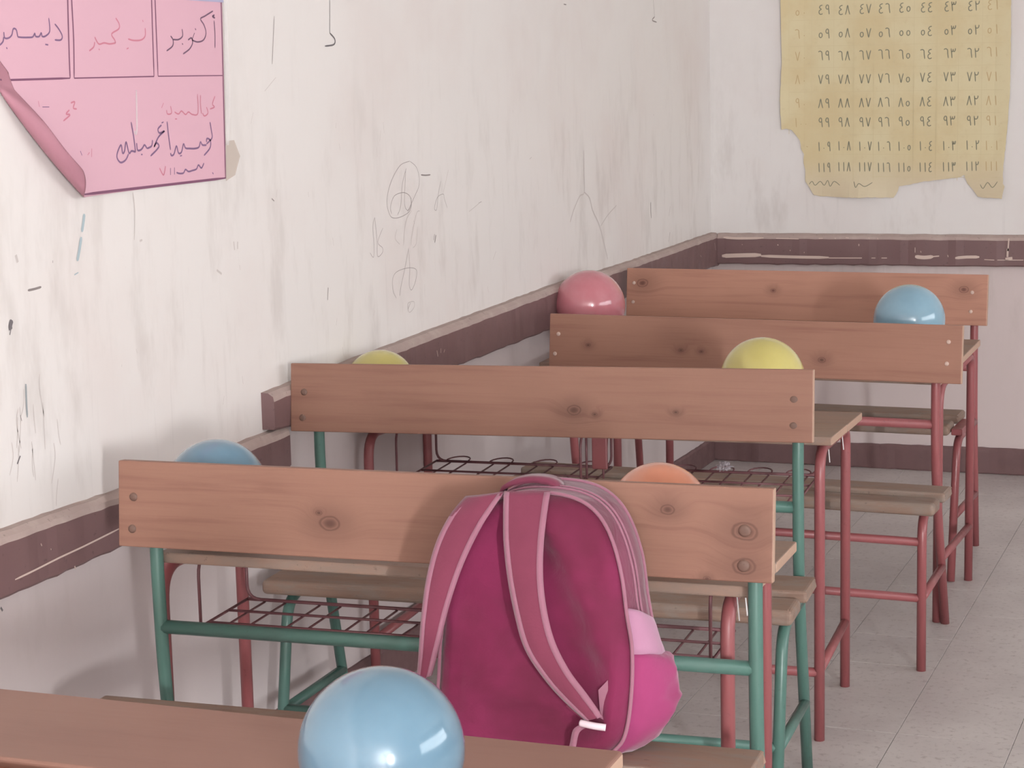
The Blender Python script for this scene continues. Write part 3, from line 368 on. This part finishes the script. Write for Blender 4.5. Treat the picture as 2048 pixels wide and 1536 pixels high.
# ------------------------------------------------------------------ benches
GREEN = paint('green_enamel', (80, 114, 105), (86, 108, 102), .3, .06); RED = paint('red_enamel', (146, 82, 84), (138, 86, 88), .3, .06); REDW = paint('dark_red_wire', (118, 74, 78), (112, 76, 80), .4, .06)
PINE, PD = (139, 102, 87), (114, 76, 66)
BOLT = paint('dull_bolt', (106, 80, 70), (118, 90, 80), .5, .1); BOLTP = paint('pale_bolt', (196, 170, 158), (160, 134, 122), .5, .05)
M_ENDG = wood('pale_end_grain', (184, 152, 132), (160, 128, 108), seed=9, grain=.4)
def make_bench(i, x, y, th, zt, W, h, tl, ro, knots, bolts, enamel, seat_n, foot, seat_u, label, dark=0.0, brace=None, boltmat=BOLT, worn=.4, zbar=.60, inset=.036, low=True, zs=.485, ul=.055, insf=None):
    insf = inset if insf is None else insf
    b = empty('school_bench', (x, y, 0), th); tag(b, label, 'bench', 'row of school benches with pine backrests')
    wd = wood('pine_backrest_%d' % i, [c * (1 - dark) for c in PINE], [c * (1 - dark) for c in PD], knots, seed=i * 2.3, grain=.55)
    T = Matrix.Translation((0, 0, zt)) @ Matrix.Rotation(-ro, 4, 'Y') @ Matrix.Rotation(-tl, 4, 'X')
    bd = box('backrest', (0, 0, -h), (W, .022, 0), wd, b, bev=.0022, fn=lambda v: T @ v)
    bd.data.materials.append(M_ENDG)
    for p in bd.data.polygons:
        if abs(p.normal.x) > .9: p.material_index = 1
    for bu, bz, br in bolts:
        k = [(0, .001), (.6, .0026), (.95, .0016), (1.05, -.002)]; V, Fc = [], []; N = 14; y_at = lambda z: -(zt - z) * math.sin(tl) + .0
        V = [(bu, y_at(bz) - .003, bz)]
        for rr, d in k[1:]:
            for a in range(N): V.append((bu + rr * br * math.cos(a * 6.2832 / N), y_at(bz) - d, bz + rr * br * math.sin(a * 6.2832 / N)))
        Fc = [(0, 1 + a, 1 + (a + 1) % N) for a in range(N)]
        for q in range(2): Fc += [(1 + q * N + a, 1 + q * N + (a + 1) % N, 1 + (q + 1) * N + (a + 1) % N, 1 + (q + 1) * N + a) for a in range(N)]
        mesh('bolt', V, Fc, boltmat, bd)
    r = .0125; kn = .030; s0, s1 = seat_n
    for u, uf in ((ul, ul), (W - inset, W - insf)):
        top = (u, .038, zt - .02); bot = (u, .038 - h * math.sin(tl), zt - h)
        tube('rear_post', rounded([top, bot, (u, kn, .46), (u, foot[1], 0)], .12, 6), r, enamel, b)
        tube('front_leg', rounded([(u + .004, kn - .02, zs - .058), (uf + .004, s0 + .035, zs - .058), (uf + .004, foot[0], 0)], .06, 7), r, enamel, b)
        tube('runner', [(uf + .002, s0 + .035 + (foot[0] - s0 - .035) * .55, .19), (u + .002, kn + (foot[1] - kn) * .6, .18)], r * .92, enamel, b)
    tube('back_crossbar', [(.055, .028, zbar), (W - inset, .028, zbar)], r * 1.02, enamel, b)
    if low: tube('low_crossbar', [(.06, s0 + .035 + (foot[0] - s0 - .035) * .55, .195), (W - insf, s0 + .035 + (foot[0] - s0 - .035) * .55, .195)], r * .9, enamel, b)
    if brace: tube('front_crossbar', [(.06, s0 + .035 + (foot[0] - s0 - .035) * .3, brace), (W - insf, s0 + .035 + (foot[0] - s0 - .035) * .3, brace)], r * .9, enamel, b)
    sw = wood('worn_seat_%d' % i, (142, 117, 103), (112, 86, 76), seed=i * 4.1 + 1, wear=worn, grey=(140, 126, 117), grain=.6, rough=.65)
    mid = s0 + (s1 - s0) * .46; u0, u1 = seat_u
    random.seed(i)
    def jag(amp): return lambda v: Vector((v.x + (random.uniform(-amp, amp) if abs(v.x - u1) < .004 else 0), v.y, v.z))
    box('seat_plank', (u0, mid + .003, zs - .026), (u1, s1, zs), sw, b, bev=.006, seg=3, fn=jag(.003))
    p2 = box('seat_plank', (u0 - .004, s0, zs - .045), (u1 - .010, mid - .001, zs - .012), sw, b, bev=.011, seg=4, fn=jag(.004))
    for u in (ul, W - inset): box('seat_bearer', (u - .014, s0 + .03, zs - .047), (u + .02, s1 - .012, zs - .0265), enamel, b, bev=.003)
    return b
B1 = make_bench(1, -1.9735, 3.0501, .0584, .8991, 1.1992, .1565, .0979, 0, [(.415, .804, .012), (1.022, .857, .008), (1.152, .827, .0135), (1.152, .769, .0125), (1.09, .746, .004), (.395, .822, .004)],
    [(.031, .834, .008), (.028, .776, .008), (1.152, .828, .0105), (1.151, .770, .0105)], GREEN, (-.335, -.085), (-.37, .10), (-.005, 1.20),
    'nearest green framed bench, its pine backrest behind the pink backpack', zbar=.584)
B2 = make_bench(2, -2.1254, 4.0165, .0688, .9297, 1.1941, .1553, .1278, .0111, [(.673, .843, .010), (.72, .835, .004), (.9, .845, .004)],
    [(.034, .865, .008), (.031, .807, .008), (1.154, .878, .009), (1.154, .823, .009)], GREEN, (-.235, .010), (-.29, .15), (.015, 1.198),
    'green framed bench in second row, two yellow balloons behind its backrest', zbar=.638, zs=.493)
B3 = make_bench(3, -2.0009, 5.3871, -.0307, .877, 1.1857, .1569, .1089, 0, [(.805, .772, .007), (.40, .785, .005), (.46, .783, .004), (.12, .79, .005)],
    [(.028, .819, .006), (.018, .762, .006), (1.149, .832, .006), (1.146, .774, .006)], RED, (-.31, -.125), (-.27, .19), (-.01, 1.185),
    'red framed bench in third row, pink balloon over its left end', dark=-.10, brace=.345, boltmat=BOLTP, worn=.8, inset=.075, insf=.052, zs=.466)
B4 = make_bench(4, -2.0985, 6.4061, -.0141, .9037, 1.2011, .1615, .1104, -.0016, [(.508, .838, .006), (1.126, .854, .010), (.056, .854, .013)],
    [(.026, .854, .006), (.024, .79, .006), (1.153, .845, .006), (1.15, .785, .006)], RED, (-.33, -.10), (-.38, .10), (-.01, 1.15),
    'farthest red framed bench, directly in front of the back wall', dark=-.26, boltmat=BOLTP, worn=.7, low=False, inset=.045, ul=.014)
# ------------------------------------------------------------------ desks with wire book baskets
M_STRING = mat('white_plastic_string', (225, 222, 222), .5)
def make_desk(i, x, y, th, legs_u, nn, nf, top, ztop, baskets, zb, label, lowbar=False, strings=(), plate=None, wear=.3, arcs=False):
    """top = (u0, u1, n0, n1); ztop = heights of the near and far edge"""
    d = empty('school_desk', (x, y, 0), th); tag(d, label, 'desk', 'row of school desks behind the backrests')
    u0, u1, n0, n1 = top; z0, z1 = ztop
    tw = wood('desk_top_wood_%d' % i, (148, 122, 108), (122, 92, 80), seed=i * 3.3 + 2, wear=wear, grey=(138, 121, 111), grain=.5)
    sl = lambda v: Vector((v.x, v.y, v.z + z0 + (z1 - z0) * (v.y - n0) / (n1 - n0)))
    mid = n0 + (n1 - n0) * .5
    dt = box('desk_top', (u0, n0, -.020), (u1, mid - .001, 0), tw, d, bev=.003, fn=sl); dt.data.materials.append(M_ENDG)
    dt2 = box('desk_top', (u0 + .002, mid + .001, -.020), (u1 + .001, n1, 0), tw, d, bev=.003, fn=sl); dt2.data.materials.append(M_ENDG)
    for q in (dt, dt2):
        for p in q.data.polygons:
            if abs(p.normal.x) > .9: p.material_index = 1
    r = .0125; za, zf = z0 - .034 + (z1 - z0) * (nn - n0) / (n1 - n0), z0 - .034 + (z1 - z0) * (nf - n0) / (n1 - n0)
    for u in legs_u:
        tube('near_leg', rounded([(u, nn, 0), (u, nn, za), (u, (nn + nf) / 2, (za + zf) / 2)], .07, 8), r, RED, d)
        tube('far_leg', rounded([(u, nf, 0), (u, nf, zf), (u, (nn + nf) / 2, (za + zf) / 2)], .05, 8), r, RED, d)
        tube('runner', [(u, nn, .17), (u, nf, .17)], r * .9, RED, d)
    if lowbar: tube('low_crossbar', [(legs_u[0], nn, .165), (legs_u[1], nn, .165)], r * .9, RED, d)
    for b0, b1 in baskets:
        wr = .0028; ng, nh = nn + .07, nf - .06; zt_ = lambda n_: z0 + (z1 - z0) * (n_ - n0) / (n1 - n0) - .023
        g_ = []
        for u in ((b0, b1) if not arcs or b0 < .3 else (b1,)):
            s = 1 if u == b0 else -1
            g_.append(tube_geo(rounded([(u, ng, zb), (u, ng, zt_(ng) - .004), (u, (ng + nh) / 2, zt_((ng + nh) / 2) - .003)], .04), wr * 1.15, 8))
            g_.append(tube_geo(rounded([(u, nh, zt_(nh)), (u, nh, zb), (u + s * .2, nh, zb)], .03), wr * 1.25, 8))
            g_.append(tube_geo([(u, ng, zb), (u, nh, zb)], wr, 8))
        for k in range(3): n_ = ng + (nh - ng) * (1 - k * .42); g_.append(tube_geo([(b0, n_, zb), (b1, n_, zb)], wr if k else wr * 1.3, 8))
        for pair in range(4):
            uc = b0 + (b1 - b0) * (pair + .5) / 4
            for du in (-.022, .022): g_.append(tube_geo([(uc + du, ng, zb - .004), (uc + du, nh, zb - .004)], wr * .8, 8))
            if arcs: arc = [(uc + .03 * math.cos(t * math.pi / 8), nh + .05 * math.sin(t * math.pi / 8), zb + .004) for t in range(9)]; g_.append(tube_geo(arc, wr * .7, 6))
        mesh('wire_basket', *join(g_), REDW, d)
    if plate: u_, n_, za_, zb_ = plate; box('centre_bracket', (u_ - .02, n_ - .004, zb_), (u_ + .02, n_ + .006, za_), RED, d, bev=.0035); tube('bracket_wire', [(u_ - .026, n_ - .03, za_), (u_ - .026, n_ - .03, zb_ - .03)], .003, REDW, d); tube('bracket_wire', [(u_ + .006, n_ + .01, zb_ + .01), (u_ + .006, n_ + .01, zb_ - .025)], .003, REDW, d)
    for (su, sn, sl_) in strings:
        zt2 = z0 + (z1 - z0) * (sn - n0) / (n1 - n0) - .02
        tube('loose_string', smooth_path([(su, sn, zt2), (su + .002, sn, zt2 - sl_ * .5), (su + .005, sn - .003, zt2 - sl_)], 4), .0014, M_STRING, d, 6)
    return d
D1 = make_desk(1, -1.9735, 3.0501, .0584, (.035, 1.105), .075, .41, (.045, 1.155, .045, .46), (.72, .700), [(.075, .55), (.61, 1.06)], .552,
    'red legged wooden desk directly behind the nearest bench, blue and orange balloons on it', strings=[(1.118, .09, .05), (1.128, .11, .045)], plate=(.58, .25, .68, .56), wear=.75)
D2 = make_desk(2, -2.1254, 4.0165, .0688, (.033, 1.150), .375, .80, (.035, 1.182, .345, .86), (.733, .702), [(.08, .558), (.70, 1.09)], .560,
    'red legged desk in second row carrying two yellow balloons', lowbar=True, arcs=True, strings=[(1.150, .50, .06), (1.160, .66, .05)], plate=(.570, .58, .70, .588), wear=.4)
D3 = make_desk(3, -2.0009, 5.3871, -.0307, (.128, 1.085), .20, .685, (-.10, 1.10, .15, .75), (.708, .735), [], .56,
    'red legged desk in third row carrying a pink and a blue balloon', wear=.4)
# foreground desk: two boards with a pen groove between
D0 = empty('school_desk', (-2.0, 2.311, 0), .019); tag(D0, 'foreground desk cut by the bottom edge, large blue balloon resting on it', 'desk', 'row of school desks behind the backrests')
tw0 = wood('front_desk_wood', (143, 106, 93), (125, 88, 77), seed=21, grain=.35, rough=.45)
a0 = box('desk_top', (0, -.255, .694), (1.222, 0, .72), tw0, D0, bev=.006, seg=4); a0.data.materials.append(M_ENDG)
a1 = box('desk_top', (0, -.56, .694), (1.216, -.285, .72), tw0, D0, bev=.006, seg=4); a1.data.materials.append(M_ENDG)
for q in (a0, a1):
    for p in q.data.polygons:
        if abs(p.normal.x) > .9: p.material_index = 1
box('pen_groove', (.002, -.2855, .692), (1.214, -.2545, .708), wood('groove_wood', (150, 98, 78), (126, 78, 62), seed=22), D0, bev=.001)
for u in (.07, 1.13):
    tube('near_leg', rounded([(u, -.50, 0), (u, -.50, .681), (u, -.28, .681)], .07, 8), .0125, RED, D0)
    tube('far_leg', rounded([(u, -.05, 0), (u, -.05, .681), (u, -.28, .681)], .05, 8), .0125, RED, D0)
    tube('runner', [(u, -.50, .17), (u, -.05, .17)], .0115, RED, D0)
# crumpled clear plastic in the right basket of the second desk
random.seed(12)
bm = bmesh.new(); bmesh.ops.create_icosphere(bm, subdivisions=3, radius=1)
for v in bm.verts:
    n_ = v.co.normalized(); k = .55 + .45 * math.sin(n_.x * 7 + 1) * math.sin(n_.y * 6) * math.sin(n_.z * 8 + 2) + random.uniform(-.15, .2); v.co = Vector((n_.x * .026, n_.y * .03, max(-.35, n_.z) * .024)) * max(.3, k)
me = bpy.data.meshes.new('plastic_scrap'); bm.to_mesh(me); bm.free(); me.materials.append(mat('crumpled_clear_plastic', (205, 195, 200), .25, .6, Alpha=.5)); me.polygons.foreach_set('use_smooth', [False] * len(me.polygons))
sc = link(bpy.data.objects.new('plastic_scrap', me)); sc.matrix_world = Matrix.Translation((-2.1254, 4.0165, 0)) @ Matrix.Rotation(.0688, 4, 'Z') @ Matrix.Translation((.868, .66, .5885))
tag(sc, 'crumpled scrap of clear plastic lying in the wire basket of the second desk', 'plastic scrap')
# ------------------------------------------------------------------ balloons
def balloon(frame, u, n, zs, r, col, label, egg=1.0, tilt=(0, 0), hue2=None):
    x, y, th = frame; e = empty('balloon', (x + u * math.cos(th) - n * math.sin(th), y + u * math.sin(th) + n * math.cos(th), zs)); tag(e, label, 'balloon', 'party balloons on the desks')
    m = mat('latex', col, .16, .5, Coat_Weight=.5, Coat_Roughness=.06); g = G(m); co = g.obj()
    lw = g.n('ShaderNodeLayerWeight', {'Blend': .28}).outputs['Facing']; a = g.noise(co, 14, 3, .6)
    g.put(g.b.inputs['Base Color'], g.mix(g.ramp(a, .3, .75, 0.0, .5), lin(col), lin(hue2 or [min(255, c + 12) for c in col])))
    g.b.inputs['Subsurface Weight'].default_value = .35; g.b.inputs['Subsurface Radius'].default_value = (.06, .06, .06); g.b.inputs['Subsurface Scale'].default_value = .5
    g.bump(g.noise(co, 30, 2, .5), .10, .0012)
    V, Fc = [], []; NU, NV = 56, 40; ax = Matrix.Rotation(tilt[0], 3, 'X') @ Matrix.Rotation(tilt[1], 3, 'Y'); P = []
    for j in range(NV + 1):
        ph = math.pi * j / NV
        for i in range(NU):
            a_ = 2 * math.pi * i / NU; rr = math.sin(ph) * (1 - .10 * max(0, -math.cos(ph)) ** 3); P.append(ax @ Vector((rr * math.cos(a_), rr * math.sin(a_), math.cos(ph) * (egg if math.cos(ph) > 0 else egg * 1.08))) * r)
    zmin = min(p.z for p in P); V = [p - Vector((0, 0, zmin)) for p in P]; ctr = Vector((0, 0, -zmin))
    for j in range(NV):
        for i in range(NU): a_ = j * NU + i; b_ = j * NU + (i + 1) % NU; Fc.append((a_, b_, b_ + NU, a_ + NU))
    mesh('latex_skin', V, Fc, m, e)
    dr = (ax @ Vector((0, 0, -1))).normalized(); tip = ctr + dr * r * egg * 1.065; prof = [(0, .006), (.006, .005), (.010, .0065), (.014, .004), (.02, .009), (.022, .0095)]
    nn_ = dr.orthogonal().normalized(); bb = dr.cross(nn_); V = []; N = 14
    for d_, q in prof:
        for k in range(N): t = k * 2 * math.pi / N; V.append(tip + dr * d_ + (nn_ * math.cos(t) + bb * math.sin(t)) * q)
    Fc = [(j * N + k, j * N + (k + 1) % N, (j + 1) * N + (k + 1) % N, (j + 1) * N + k) for j in range(len(prof) - 1) for k in range(N)] + [tuple(range(N)), tuple((len(prof) - 1) * N + k for k in range(N))]
    mesh('knot', V, Fc, m, e); return e
FR1, FR2, FR3 = (-1.9735, 3.0501, .0584), (-2.1254, 4.0165, .0688), (-2.0009, 5.3871, -.0307)
BLUE, YEL = (100, 132, 152), (192, 180, 108)
balloon((0, 0, 0), -.959, 1.995, .7185, .0965, BLUE, 'large blue balloon in front, on the foreground desk', tilt=(1.2, .2))
balloon(FR1, .108, .172, .7145, .097, BLUE, 'blue balloon behind left end of the nearest backrest', tilt=(1.2, .2))
balloon(FR1, .957, .20, .713, .0895, (200, 130, 102), 'orange balloon behind the nearest backrest, right of the backpack', tilt=(1.2, .2))
balloon(FR2, .082, .345, .735, .0885, YEL, 'yellow balloon behind left end of the second backrest, beside the left wall', tilt=(1.2, .2))
balloon(FR2, .98, .58, .722, .1025, YEL, 'yellow balloon behind right end of the second backrest', tilt=(1.2, .2))
balloon(FR3, -.058, .47, .727, .112, (192, 118, 128), 'pink balloon over left end of the third backrest, against the dado rail', egg=1.08, tilt=(1.2, .2), hue2=(206, 142, 150))
balloon(FR3, .945, .46, .7235, .1035, (132, 166, 184), 'pale blue balloon behind right end of the third backrest', tilt=(1.2, .2))
# ------------------------------------------------------------------ pink backpack on the first seat
bag = empty('school_backpack', (-1.9735, 3.0501, 0), .0584); tag(bag, 'bright pink school backpack with straps, standing on the nearest bench seat', 'backpack')
def cloth(name, col, dark, rough=.75, sheen=.3):
    m = mat(name, col, rough, .2, Sheen_Weight=sheen); g = G(m); co = g.obj(); a = g.noise(co, 6, 3, .6); w_ = g.noise(g.scl(co, (1, 1, 1)), 500, 2); f = g.noise(co, 16, 3, .5, .8)
    g.put(g.b.inputs['Base Color'], g.mix(g.ramp(a, .3, .75), lin(col), lin(dark))); g.bump(g.math('ADD', g.math('MULTIPLY', w_, .06), f), .35, .010); return m
M_BAG = cloth('magenta_nylon', (124, 35, 75), (98, 28, 55)); M_BAG2 = cloth('magenta_strap_cloth', (124, 56, 78), (114, 50, 71)); M_TRIM = cloth('pale_pink_trim', (156, 106, 124), (146, 97, 114)); M_MESH = cloth('pale_pink_mesh', (180, 132, 158), (170, 121, 148)); M_POCK = cloth('bright_pink_nylon', (156, 60, 108), (140, 51, 94)); M_BUCK = mat('white_plastic_buckle', (226, 205, 214), .3)
zpl = lambda z: -.20 + .065 * max(0, min(1, (z - .48) / .42))       # lean of the back panel
O2 = smooth_path([(p[0], 0, max(p[2], .487)) for p in BAGO], 5, True); NO = len(O2)
cu, cz = .842, .66
def ring(scale, dn, swell=0.0):
    out = []
    def relief(u_, z_, sc):
        if dn is None or sc > .999 or not callable(dn): return 0
        ur = .985 - .30 * max(0, z_ - .60) ** 1.3 * 2.2; w_ = min(1, (1 - sc) * 5)
        r_ = -.026 * math.exp(-((u_ - ur) / .036) ** 2) + .014 * math.exp(-((u_ - .90) / .06) ** 2 - ((z_ - .66) / .12) ** 2) + .012 * math.exp(-((u_ - .775) / .05) ** 2 - ((z_ - .74) / .12) ** 2)
        r_ += -.010 * math.exp(-((u_ - .74) / .05) ** 2 - ((z_ - .56) / .08) ** 2) + .004 * math.sin(42 * (z_ + .5 * u_)) * math.exp(-((u_ - .8) / .12) ** 2)
        return r_ * w_
    for k, p in enumerate(O2):
        u_, z_ = cu + (p.x - cu) * scale, cz + (p.z - cz) * scale; d = dn if not callable(dn) else dn(u_, z_)
        crease = .0028 * math.sin(u_ * 38 + z_ * 55) * math.sin(z_ * 31 + 1) + .004 * math.sin((u_ - z_) * 24)
        out.append(Vector((u_ + swell * (p.x - cu), zpl(z_) + d + (relief(u_, z_, scale) if d < .01 else 0) + crease * (1 if scale < .97 else .25), max(.4855, z_))))
    return out
rings = [ring(s, (lambda u_, z_, s=s: -.016 * (1 - s * s) * (1 if z_ > .56 else .6) - (.008 if abs(s - .9) < .06 else 0))) for s in (.0, .08, .16, .25, .33, .41, .5, .58, .65, .73, .8, .86, .9, .95, 1.0)]
depth = lambda t: (lambda u_, z_: t * min(.135, -.018 - zpl(z_)))
for t, sw in ((.04, .012), (.12, .02), (.3, .035), (.5, .045), (.7, .045), (.88, .03), (.97, .01)): rings.append(ring(1.0, depth(t), sw))
for s in (.96, .85, .6, .3, .0): rings.append(ring(s, depth(1.0)))
V = [v for r_ in rings for v in r_]; Fc = [(j * NO + k, j * NO + (k + 1) % NO, (j + 1) * NO + (k + 1) % NO, (j + 1) * NO + k) for j in range(len(rings) - 1) for k in range(NO)]
body = mesh('bag_body', V, Fc, M_BAG, bag)
edge = [v + Vector((v.x - cu, 0, v.z - cz)).normalized() * .003 + Vector((0, -.0035, 0)) for v in rings[14]]
tube('back_piping', edge[::1] + [edge[0]], .0032, M_TRIM, bag, 8)
def gusset_line(t, sw, z_lo, r_, nm):
    ls = [v + Vector((v.x - cu, 0, v.z - cz)).normalized() * .0015 for v in ring(1.0, depth(t), sw) if v.z > z_lo]
    k0 = max(range(len(ls)), key=lambda k: (ls[k] - ls[k - 1]).length if k else 0)
    ls = ls[k0:] + ls[:k0] if k0 and (ls[k0] - ls[k0 - 1]).length > .05 else ls
    tube(nm, ls, r_, M_TRIM, bag, 6)
gusset_line(.36, .038, .64, .0022, 'zip'); gusset_line(.48, .045, .64, .0022, 'zip'); gusset_line(.93, .022, .64, .003, 'front_piping')
def strap(name, O, I, bulge, thick=.006):
    A, Bq = smooth_path(O, 5), smooth_path(I, 5); n_ = len(A); V, Fc = [], []; K = 8
    for i in range(n_):
        a, b_ = A[i], Bq[i]; t = i / (n_ - 1); lift = bulge * math.sin(math.pi * min(1, t * 1.05)) 
        for k in range(K + 1):
            s = k / K; p = a.lerp(b_, s); V.append(Vector((p.x, p.y + .012 * (1 - min(1, t * 6)) * 1.2 - lift - .005 * math.sin(math.pi * s), p.z)))
    for i in range(n_ - 1):
        for k in range(K): q = i * (K + 1) + k; Fc.append((q, q + 1, q + K + 2, q + K + 1))
    o = mesh(name, V, Fc, M_BAG2, bag); s_ = o.modifiers.new('pad', 'SOLIDIFY'); s_.thickness = thick; s_.offset = 0
    for side in (0, K):
        line = [V[i * (K + 1) + side] for i in range(n_)]; inner = [V[i * (K + 1) + (2 if side == 0 else K - 2)] for i in range(n_)]
        W_, F_ = [], []
        for i in range(n_):
            p, q = line[i], inner[i]; d_ = (q - p); d_ = d_.normalized() * min(.009, d_.length * .9); W_ += [p - d_ * .12 + Vector((0, -thick * .62, 0)), p + d_ + Vector((0, -thick * .62 - .001, 0))]
        F_ = [(2 * i, 2 * i + 1, 2 * i + 3, 2 * i + 2) for i in range(n_ - 1)]
        e_ = mesh('edge_binding', W_, F_, M_TRIM, o); e_.modifiers.new('t', 'SOLIDIFY').thickness = .0014
    return o
strap('shoulder_strap', S1[0], S1[1], .018); strap('shoulder_strap', S2[0], S2[1], .016)
hd = [Vector(p) for p in HANDLE]; hp = smooth_path(hd, 6); V, Fc = [], []
for i, p in enumerate(hp):
    for dn, dz in ((-.02, -.006), (-.018, .003), (.018, .003), (.02, -.006)): V.append(p + Vector((0, dn, dz - .008)))
for i in range(len(hp) - 1):
    for k in range(4): a = i * 4 + k; b_ = i * 4 + (k + 1) % 4; Fc.append((a, b_, b_ + 4, a + 4))
Fc += [(0, 1, 2, 3), tuple((len(hp) - 1) * 4 + k for k in range(4))]
mesh('carry_handle', V, Fc, M_BAG2, bag)
bk = [Vector(p) for p in BUCK]; mesh('strap_buckle', *tube_geo(smooth_path([bk[0] + Vector((-.002, 0, .001)), bk[0].lerp(bk[1], .5) + Vector((0, -.004, .001)), bk[1]], 5), .0058, 10), M_BUCK, bag)
def webbing(name, pts, m):
    V = [Vector(p) for p in pts]; o = mesh(name, V, [tuple(range(len(V)))], m, bag, False); o.modifiers.new('t', 'SOLIDIFY').thickness = .002; return o
webbing('strap_tab', TAB1, M_BAG2); webbing('strap_tab', TAB2, M_TRIM)
tl_ = smooth_path(TAIL, 5); V = []
for p in tl_: V += [p + Vector((-.005, -.001, .002)), p + Vector((.005, -.002, -.002))]
o = mesh('webbing_tail', V, [(2 * i, 2 * i + 1, 2 * i + 3, 2 * i + 2) for i in range(len(tl_) - 1)], M_TRIM, bag); o.modifiers.new('t', 'SOLIDIFY').thickness = .0015
# side pocket: gathered pouch below, pale mesh band above
def side_u(z): 
    c_ = [p.x for p in O2 if abs(p.z - z) < .012 and p.x > cu]; return max(c_) if c_ else .99
def pocket(name, zlist, mat_, fold):
    V, Fc = [], []; K = 22
    for z, bl, da, db in zlist:
        u_ = side_u(max(z, .50)) - .002; n_a, n_b = zpl(z) + da, min(-.02, zpl(z) + db)
        for k in range(K + 1):
            t = k / K; s = math.sin(math.pi * t) ** .55; zz = z - .045 * t * max(0, min(1, (z - .60) / .10)); wr = fold * (math.sin(t * 19 + z * 60) * .6 + math.sin(t * 11 - z * 95)) * s
            V.append(Vector((u_ + bl * s + wr, n_a + (n_b - n_a) * t, zz + fold * .5 * math.sin(t * 13) * s)))
    for j in range(len(zlist) - 1):
        for k in range(K): q = j * (K + 1) + k; Fc.append((q, q + 1, q + K + 2, q + K + 1))
    Fc += [tuple(range(K + 1)), tuple((len(zlist) - 1) * (K + 1) + k for k in range(K + 1))]
    return mesh(name, V, Fc, mat_, bag)
pocket('side_pocket_band', [(.652, .040, .005, .125), (.668, .038, .004, .12), (.69, .036, .004, .115), (.712, .034, .004, .11), (.724, .032, .004, .105), (.7265, .026, .01, .10)], M_MESH, .0008)
pocket('side_pocket', [(.4865, .018, .03, .10), (.494, .034, .02, .12), (.51, .046, .012, .13), (.535, .058, .006, .14), (.555, .064, .004, .145), (.572, .066, .004, .145), (.578, .060, .004, .145), (.60, .062, .004, .145), (.625, .058, .004, .14), (.645, .05, .004, .135), (.655, .042, .004, .128)], M_POCK, .0032)
